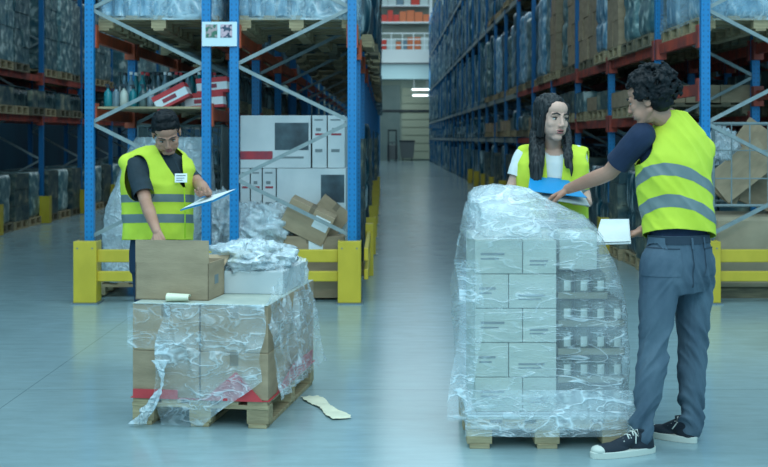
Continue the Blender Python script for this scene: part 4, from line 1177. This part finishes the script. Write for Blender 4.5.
    v = blob('hi_vis_vest', vest, .007, 'vest', t, 5, lambda co,n: float(noise.noise(Vector((co.x*7,co.y*7,co.z*4)))*.010+(ridged(Vector((co.x*5+co.z*3,co.y*5,co.z*7+co.x*7)),2)-.5)*.012),
        cuts=[([(hem,hemn)], lambda c: (c-hem).dot(hemn) < 0), softcut(g1), softcut(g2), softcut(g3)], thick=.004)
    band('reflective_band', v, P(674,172,5.95), tn, .052, 'band', v)
    band('reflective_band', v, P(674,203,5.95), tn, .052, 'band', v)
    # jeans
    jp = [rings_body([(P(679,232,6.09),.172,.118,rt),(P(679,245,6.09),.178,.125,rt),(P(679,262,6.09),.188,.135,rt),(P(679,280,6.09),.182,.130,rt),(P(679,292,6.09),.15,.11,rt)][::-1],0,.85)]
    for a,k_,b_ in ((hipL,knL,anL),(hipR,knR,anR)):
        c1 = a.lerp(k_,.5); c2 = k_.lerp(b_,.35)
        jp += [cone(a,.102,c1,.095), cone(c1,.095,k_,.075), cone(k_,.075,c2,.076), cone(c2,.076,b_.lerp(k_,.08),.058), cone(b_.lerp(k_,.12),.062,b_+Vector((0,0,-.01)),.058)]
    def jd(co, n):
        zz_ = co.z; k_ = math.exp(-((zz_-.52)/.12)**2)+1.4*math.exp(-((zz_-.17)/.11)**2)+.6*math.exp(-((zz_-.84)/.07)**2)+.15
        sg = 1 if co.x > .03 else -1
        return float((ridged(Vector((co.x*4+3*sg,co.y*4,zz_*9+sg*co.x*12+co.y*6)),2)-.5)*.024*k_ + noise.noise(Vector((co.x*5,co.y*5,co.z*3)))*.007)
    wz = P(679,238,6.09)+Vector((0,0,.02))
    j = blob('jeans', jp, .0065, 'jeans', t, 5, jd, cuts=[([(wz,(0,0,1))], lambda c: c.z > wz.z)])
    zv = Vector((0,0,1))
    for px,py,yy in ((663,262,5.95),(699,260,6.10)):
        pk = patch('back_pocket', j, P(px,py,yy), rt, zv, .115 if px<680 else .10, .14, 'jeans', j, .004, .10)
        patch('pocket_seam', j, P(px,py-13,yy), rt, zv, .112 if px<680 else .10, .006, 'jeans_seam', pk, .006, .10)
    patch('centre_seam', j, P(684,262,6.0), rt, zv, .006, .24, 'jeans_seam', j, .003, .12)
    band('waistband', j, wz-zv*.022, (0,0,1), .04, 'jeans_seam', j, .004)
    for lp in (655,684,706):
        patch('belt_loop', j, P(lp,243,6.0), rt, zv, .012, .055, 'jeans', j, .008, .14)
    shoe(t, Vector((1.335,5.99,0))-off, Vector((1.005,5.87,0))-off)
    shoe(t, Vector((1.585,6.16,0))-off, Vector((1.385,6.33,0))-off)
    return t
man_right()
# ================= woman with the blue folder
def woman():
    O = Vector((.98,6.98,0)); t = thing('person','woman with long dark hair in white t-shirt and yellow vest, holding a blue folder','person',O)
    Yw = 6.95; P = lambda px, py, Y=Yw: at(px,py,Y)-O
    lt = Vector((.94,-.34,0)).normalized()         # towards image right (her left side), a bit nearer
    hc = P(552,119,6.88)
    hX = headX(hc, (.40,-.90,-.03), (.05,0,1), 1.10)
    nb = P(553,150,6.95)
    shA = P(524,156,7.0); shB = P(577,155,6.94)
    elA = P(511,181,6.98)+Vector((0,0,-.05)); wrA = P(508,200,6.72)
    hA, nA = hand(wrA, Vector((.05,-.9,-.15)), (.1,-.1,-1), -1, .92, (.2,.3,.25), .4)
    elB = P(583,190,6.96); wrB = P(590,199,6.66)
    wrB = P(588,203,6.72)
    hB, nB = hand(wrB, Vector((-.95,-.25,.10)), (.1,.35,.85), -1, .92, (.35,.6,.5), .8)
    ra = lt
    tors = [(P(553,262),.165,.115,ra),(P(553,240),.155,.11,ra),(P(553,215),.135,.10,ra),(P(553,195),.138,.105,ra),(P(553,178),.158,.118,ra),(P(553,162),.165,.105,ra),(P(553,153),.12,.08,ra),(P(553,148),.06,.055,ra)]
    body = xf(head_prims(True), hX) + neck(hc+Vector((0,.01,-.05)), nb, .048) + [rings_body(tors,-.012)] + arm(shA,elA,wrA,(.042,.037,.035,.024)) + hA + arm(shB,elB,wrB,(.042,.037,.035,.024)) + hB
    legs = ((P(540,285),P(538,330),Vector((-.12,.03,.09))),(P(566,285),P(568,330),Vector((.10,-.02,.09))))
    for a,k_,b_ in legs: body += [cone(a,.075,k_,.045), cone(k_,.045,b_,.032)]
    blob('body', body, .0042, 'skin_w', t, 2); face_parts(t, hX, (.3,0,0), mouth_open=True)
    # hair: cap, back fall and two front locks
    Hp = xf([ell((0,.030,.050),(.087,.094,.086)), ell((0,.055,-.02),(.080,.060,.11)), cone((.0,-.050,.098),.022,(.050,-.046,.066),.018), cone((0,-.050,.098),.022,(-.050,-.046,.066),.018),
             cone((-.054,-.044,.062),.016,(-.070,-.020,.0),.018), cone((-.070,-.020,.0),.018,(-.070,-.004,-.08),.022), cone((.054,-.044,.062),.016,(.070,-.020,.0),.017), cone((.070,-.020,.0),.017,(.070,-.004,-.08),.019)], hX)
    nrm = lambda pts: [cone(pts[i][0],pts[i][1],pts[i+1][0],pts[i+1][1]) for i in range(len(pts)-1)]
    Hp += nrm([(P(538,122,6.97),.026),(P(535,135,6.92),.030),(P(535,150,6.84),.028),(P(537,165,6.79),.024),(P(536,180,6.775),.018),(P(536,192,6.775),.006)])
    Hp += nrm([(P(537,128,6.98),.026),(P(533,150,6.88),.024),(P(532,166,6.82),.018),(P(532,180,6.80),.008)])
    Hp += nrm([(P(539,130,6.96),.026),(P(541,150,6.84),.022),(P(541,170,6.79),.018),(P(540,184,6.775),.006)])
    Hp += nrm([(P(566,124,7.0),.016),(P(568,134,6.95),.020),(P(568,147,6.84),.022),(P(569,158,6.78),.022),(P(571,168,6.76),.012),(P(571,176,6.755),.005)])
    Hp += nrm([(P(567,134,6.95),.018),(P(566,147,6.83),.020),(P(566,160,6.77),.014),(P(567,168,6.755),.006)])
    Hp += nrm([(P(552,125,7.0),.07),(P(551,150,7.06),.072),(P(551,175,7.10),.07),(P(551,190,7.11),.04)])
    def hd(co, n):
        a = math.atan2(co.y-hc.y, co.x-hc.x); return float(noise.noise(Vector((co.x*70, co.y*70, co.z*4)))*.009)
    blob('hair', Hp, .005, 'hair_long', t, 3, hd)
    shirt = [rings_body(tors,.004), cone(shA,.058,shA.lerp(elA,.62),.058), cone(shB,.058,shB.lerp(elB,.6),.056)]
    axA = (elA-shA).normalized(); sA = shA.lerp(elA,.62)
    blob('t_shirt', shirt, .006, 'white_tee', t, 4, soft(.007,10,1), cuts=[([(sA,axA)], lambda c: (c-sA).dot(axA) > 0 and (c-sA).length < .09), ([], lambda c: (c-(nb+Vector((.01,-.05,.02)))).length < .072)])
    vt = [(P(553,262),.205,.15,ra),(P(553,240),.20,.15,ra),(P(553,215),.198,.148,ra),(P(553,195),.202,.148,ra),(P(553,178),.212,.15,ra),(P(553,164),.215,.135,ra),(P(553,155),.185,.11,ra),(P(553,147),.095,.075,ra)]
    vest = [rings_body(vt,0,.8), cone(nb+ra*.06,.04,shB+ra*.03+Vector((0,0,.0)),.052), cone(nb-ra*.06,.04,shA+Vector((0,0,.012))+ra*.01,.056)]
    # open front: wedge between two planes
    fwd = Vector((.34,-.94,0)).normalized()
    vL0, vL1 = P(546,140,6.8), P(549,222,6.8); vR0, vR1 = P(566,140,6.8), P(556,222,6.8)
    def side(p, a, b_): return (b_.x-a.x)*(p.z-a.z)-(b_.z-a.z)*(p.x-a.x)
    nL = Vector((-(vL1.z-vL0.z),0,vL1.x-vL0.x)).normalized(); nR = Vector((-(vR1.z-vR0.z),0,vR1.x-vR0.x)).normalized()
    hem = P(553,240)
    v = blob('hi_vis_vest', vest, .008, 'vest', t, 5, soft(.009,8,5), cuts=[([(hem,(0,0,1))], lambda c: c.z < hem.z),
        ([(vL0,nL),(vR0,nR)], lambda c: c.y < nb.y-.02 and (c-vL0).dot(nL)*(c-vR0).dot(nR) < 0),
        softcut(lambda c: max((c-nb).length/.075-1, -((c-nb).z+.03)*10)),
        softcut(lambda c: max(((c-shA).dot(ra)+.030)*10, ((c-shA).z+.055)**2/.0125+((c-shA).y)**2/.008-1)),
        softcut(lambda c: max((.060-(c-shB).dot(ra))*10, ((c-shB).z+.065)**2/.0105+((c-shB).y)**2/.007-1))], thick=.004)
    band('reflective_band', v, P(553,193), (0,0,1), .05, 'band', v)
    band('reflective_band', v, P(553,222), (0,0,1), .05, 'band', v)
    for a,k_,b_ in legs: pass
    jp = [rings_body([(P(553,238),.15,.108,ra),(P(553,262),.172,.122,ra),(P(553,282),.17,.12,ra)][::-1],0,.85)]
    for a,k_,b_ in legs: jp += [cone(a,.088,k_,.062), cone(k_,.062,b_,.048)]
    blob('trousers', jp, .009, 'jeans_dark', t, 4)
    for a,k_,b_ in legs: shoe(t, Vector((b_.x,b_.y+.06,0)), Vector((b_.x+.03,b_.y-.19,0)))
    return wrB+O
wb = woman()
fc = [at(528,191,6.60),at(587,198,6.58),at(567,179.5,6.80),at(530,176,6.84)]
c_ = sum(fc,Vector())/4; n_ = (fc[1]-fc[0]).cross(fc[3]-fc[0]).normalized()
fo = thing('folder','blue folder held flat by the woman with long dark hair','folder',c_)
def slab(cs, t0, t1): return MB().add([p-c_+n_*t1 for p in cs]+[p-c_+n_*t0 for p in cs], [(0,1,2,3),(7,6,5,4),(0,4,5,1),(1,5,6,2),(2,6,7,3),(3,7,4,0)])
slab(fc,0,.003).build('cover','folder_blue',fo)
g_ = [fc[0].lerp(fc[1],.25)-Vector((0,.0,.02)),fc[1]+Vector((.015,-.01,-.035)),fc[2]+Vector((.06,0,-.02)),fc[3].lerp(fc[2],.3)-Vector((0,0,.01))]
slab(g_,-.012,-.006).build('paper_sheets','folder_grey',fo)
# ================= man on the left with the clipboard
def man_left():
    O = Vector((-1.46,8.05,0)); t = thing('person','man with short dark hair in yellow vest, head bent, one hand in the open carton','person',O)
    Ym = 8.0; P = lambda px, py, Y=Ym: at(px,py,Y)-O
    lt = Vector((.96,-.20,.0)).normalized()
    hc = P(166.5,133,7.86)
    hX = headX(hc, (.22,-.78,-.60), (.0,-.52,.85), 1.10)
    nb = P(160,153,8.03)
    shA = P(137,166,7.95); shB = P(180,163,8.06)
    elA = P(146,203,7.74); wrA = P(158,234,7.28); wrA = P(157,232,7.35)
    hA, nA = hand(wrA, Vector((.25,-.55,-.50)), (.3,.4,-.6), -1, 1.0, (.3,.4,.3), .6)
    elB = P(200,187,7.82); wrB = P(206,193,7.58)
    elB = P(199,184,7.93); wrB = P(208,193,7.62)
    hB, nB = hand(wrB, Vector((-.10,-.85,-.05)), (-.2,.1,.9), 1, 1.0, (.3,.5,.4), .7)
    tors = [(P(155,262),.165,.115,lt),(P(156,243),.16,.115,lt),(P(157,225),.155,.12,lt),(P(158,205),.165,.125,lt),(P(159,188,7.98),.18,.13,lt),(P(160,172,7.99),.19,.125,lt),(P(160,162,8.0),.165,.10,lt),(P(160,155,8.02),.10,.075,lt),(P(160,151,8.03),.06,.06,lt)]
    body = xf(head_prims(), hX) + neck(hc+Vector((0,.03,-.04)), nb, .056) + [rings_body(tors,-.012)] + arm(shA,elA,wrA) + hA + arm(shB,elB,wrB) + hB
    legs = ((P(146,268),P(147,320),Vector((-.10,.02,.09))),(P(166,268),P(168,320),Vector((.14,.0,.09))))
    for a,k_,b_ in legs: body += [cone(a,.08,k_,.05), cone(k_,.05,b_,.034)]
    blob('body', body, .0042, 'skin', t, 2); face_parts(t, hX, (0,0,-.5))
    Hp = xf([ell((0,.026,.052),(.082,.097,.084)), ell((0,.06,.0),(.076,.055,.07)), cone((-.04,-.052,.09),.030,(.04,-.052,.09),.030), cone((-.03,-.03,.125),.03,(.03,-.03,.125),.03),
             cone((-.070,-.0,.05),.016,(-.076,.01,.005),.009), cone((.070,-.0,.05),.016,(.076,.01,.005),.009)], hX)
    blob('hair', Hp, .005, 'hair', t, 3, lambda co,n: float((noise.noise(co*55)*.006+noise.noise(co*24)*.005)))
    sA = shA.lerp(elA,.80); axA = (elA-shA).normalized(); sB = shB.lerp(elB,.8); axB = (elB-shB).normalized()
    shirt = [rings_body(tors,.004), cone(shA,.070,shA.lerp(elA,.35),.072), cone(shA.lerp(elA,.35),.072,sA,.066), cone(shB,.058,sB,.048)]
    shirt += [cone(nb+Vector((-.04,-.02,0)),.035,nb+Vector((.0,-.10,-.05)),.03), cone(nb+Vector((.05,-.02,0)),.035,nb+Vector((.03,-.10,-.05)),.03)]
    blob('polo_shirt', shirt, .006, 'slate', t, 4, soft(.008,9,7), cuts=[([(sA,axA)], lambda c: (c-sA).dot(axA) > 0 and (c-sA).length < .11), ([(sB,axB)], lambda c: (c-sB).dot(axB) > 0 and (c-sB).length < .11)])
    vt = [(P(158,248),.235,.15,lt),(P(158,232),.235,.155,lt),(P(158,215),.235,.158,lt),(P(158,198),.24,.16,lt),(P(158,182,7.98),.248,.16,lt),(P(159,168,7.99),.25,.145,lt),(P(160,158,8.0),.215,.12,lt),(P(161,150,8.02),.10,.09,lt)]
    vest = [rings_body(vt,0,.8), cone(nb+lt*.08,.05,shB+Vector((0,0,.015)),.062), cone(nb-lt*.08,.05,P(128,163,8.0),.062)]
    vL0, vL1 = P(155,150,7.8), P(182,188,7.8); vR0, vR1 = P(179,150,7.8), P(184,188,7.8)
    nL = Vector((-(vL1.z-vL0.z),0,vL1.x-vL0.x)).normalized(); nR = Vector((-(vR1.z-vR0.z),0,vR1.x-vR0.x)).normalized()
    tn = Vector((.0,.10,1)).normalized(); hem = P(157,240)
    ac = shA+Vector((0,0,-.075))
    v = blob('hi_vis_vest', vest, .008, 'vest', t, 5, soft(.010,8,9), cuts=[([(hem,tn)], lambda c: (c-hem).dot(tn) < 0),
        ([(vL0,nL),(vR0,nR)], lambda c: c.y < nb.y-.02 and c.z > vL1.z and (c-vL0).dot(nL)*(c-vR0).dot(nR) < 0),
        softcut(lambda c: max((c-nb).length/.088-1, -((c-nb).z+.03)*10)),
        softcut(lambda c: max((c.y-shA.y-.02)*10, ((c-P(138,178,7.9)).x/.090)**2+((c-P(138,178,7.9)).z/.150)**2-1)),
        softcut(lambda c: max((.085-(c-shB).dot(lt))*10, ((c-shB).z+.07)**2/.0120+((c-shB).y)**2/.010-1))], thick=.004)
    band('reflective_band', v, P(158,199,7.98), tn, .05, 'band', v)
    band('reflective_band', v, P(158,219,7.98), tn, .056, 'band', v)
    MB().tube([P(184,188,7.80),P(185,205,7.805),P(185,222,7.81),P(185,238,7.83)],.004,6).build('zip','vest_edge',v)
    bd = MB().box((0,0,0),(.078,.006,.058)).build('name_badge','paper',t,loc=P(181,178,7.795),rot=(radians(-12),0,radians(8)))
    MB().bb(-.03,.03,-.0045,-.003,.012,.018).bb(-.03,.022,-.0045,-.003,-.004,.001).bb(-.03,.01,-.0045,-.003,-.018,-.013).build('printed_mark','print_grey',bd)
    MB().tube([P(181,174,7.80),P(175,160,7.84),P(168,153,7.90)],.0025,6).build('lanyard','slate',t)
    jp = [rings_body([(P(156,236),.165,.118,lt),(P(156,252),.178,.13,lt),(P(156,272),.175,.128,lt)][::-1],0,.85)]
    for a,k_,b_ in legs: jp += [cone(a,.096,k_,.072), cone(k_,.072,b_,.055)]
    blob('trousers', jp, .009, 'jeans_dark', t, 4)
    for a,k_,b_ in legs: shoe(t, Vector((b_.x,b_.y+.06,0)), Vector((b_.x+.02,b_.y-.21,0)))
man_left()
def board(name, label, A, B_, C_, D_, m, thk=.004):
    """thin rigid board with four given corners"""
    A,B_,C_,D_ = map(Vector,(A,B_,C_,D_)); c = (A+B_+C_+D_)/4; n = (B_-A).cross(D_-A).normalized()*thk
    o = MB().add([p-c for p in (A,B_,C_,D_)]+[p-c-n for p in (A,B_,C_,D_)], [(0,1,2,3),(7,6,5,4),(0,4,5,1),(1,5,6,2),(2,6,7,3),(3,7,4,0)]).build(name,m,None,loc=c)
    return tag(o,label,'clipboard'), c
cb, c = board('clipboard','white clipboard held out in the left hand of the bending man', at(180,210,7.44),at(213,201,7.36),at(238,189,7.62),at(203,198,7.74),'folder_blue',.006)
k1 = MB(); A,B_,C_,D_ = [p-c+Vector((0,0,.004)) for p in (at(182,209.3,7.45),at(213,200.6,7.38),at(236.5,189.2,7.61),at(203.5,198,7.72))]
k1.add([A,B_,C_,D_],[(0,1,2,3)]).build('paper_sheet','paper',cb)
cb2, c = board('clipboard','white paper clipboard held low in front of the man in jeans', at(594,244,6.28),at(631,243,6.20),at(629,219,6.50),at(601,219,6.56),'paper',.006)
k1 = MB(); A,B_,C_,D_ = [p-c+Vector((0,-.003,.004)) for p in (at(596,243,6.28),at(630,242,6.21),at(628,220,6.49),at(602,220,6.55))]
k1.add([A,B_,C_,D_],[(0,1,2,3)]).build('paper_sheet','paper',cb2)
# ---------------------------------------------------------------- light and camera
w = bpy.data.worlds.new('World'); SC.world = w; w.use_nodes = True
bg = w.node_tree.nodes['Background']; bg.inputs['Color'].default_value = (.38,.79,1,1); bg.inputs['Strength'].default_value = 1.0
def area(name, loc, rot, sx, sy, e, col):
    l = bpy.data.lights.new(name, 'AREA'); l.shape = 'RECTANGLE'; l.size = sx; l.size_y = sy; l.energy = e; l.color = col
    o = bpy.data.objects.new(name, l); COL.objects.link(o); o.location = loc; o.rotation_euler = rot; return o
area('unseen_light', (0,6.5,8.5), (0,0,0), 9, 5, 330, (.86,.97,1))  # unseen overhead key light for the foreground
area('unseen_light', (.8,1.0,5.5), (radians(48),0,0), 6, 2.5, 190, (.82,.96,1))  # unseen front fill above the camera, tilted towards the people
area('overhead_fill', (-.95,50,12.45), (0,0,0), 16.5, 66, 3600, (.75,.93,1))  # added roof-wide light, spread out so its floor reflection stays faint
area('unseen_light', (1.4,79,9.9), (radians(20),0,0), 5, 3, 60, (.85,.97,1))  # added light aimed at the gallery front
area('unseen_light', (1.4,80,5.4), (radians(50),0,0), 5, 1.5, 55, (.85,1,.95))  # added light aimed at the end wall below the gallery
cam = bpy.data.cameras.new('camera'); co = bpy.data.objects.new('camera', cam); COL.objects.link(co); SC.camera = co
co.location = (0,0,H); co.rotation_euler = (radians(90),0,0)
cam.sensor_width = 36; cam.lens = 36*F/768; cam.shift_y = -(233.5-CY)/768; cam.clip_end = 200
cam.dof.use_dof = True; cam.dof.focus_distance = 6.3; cam.dof.aperture_fstop = 5.0
SC.view_settings.view_transform = 'Standard'; SC.view_settings.look = 'None'; SC.view_settings.gamma = 1; SC.view_settings.use_curve_mapping = False
SC.view_settings.exposure = 0.32
SC.cycles.use_denoising = True
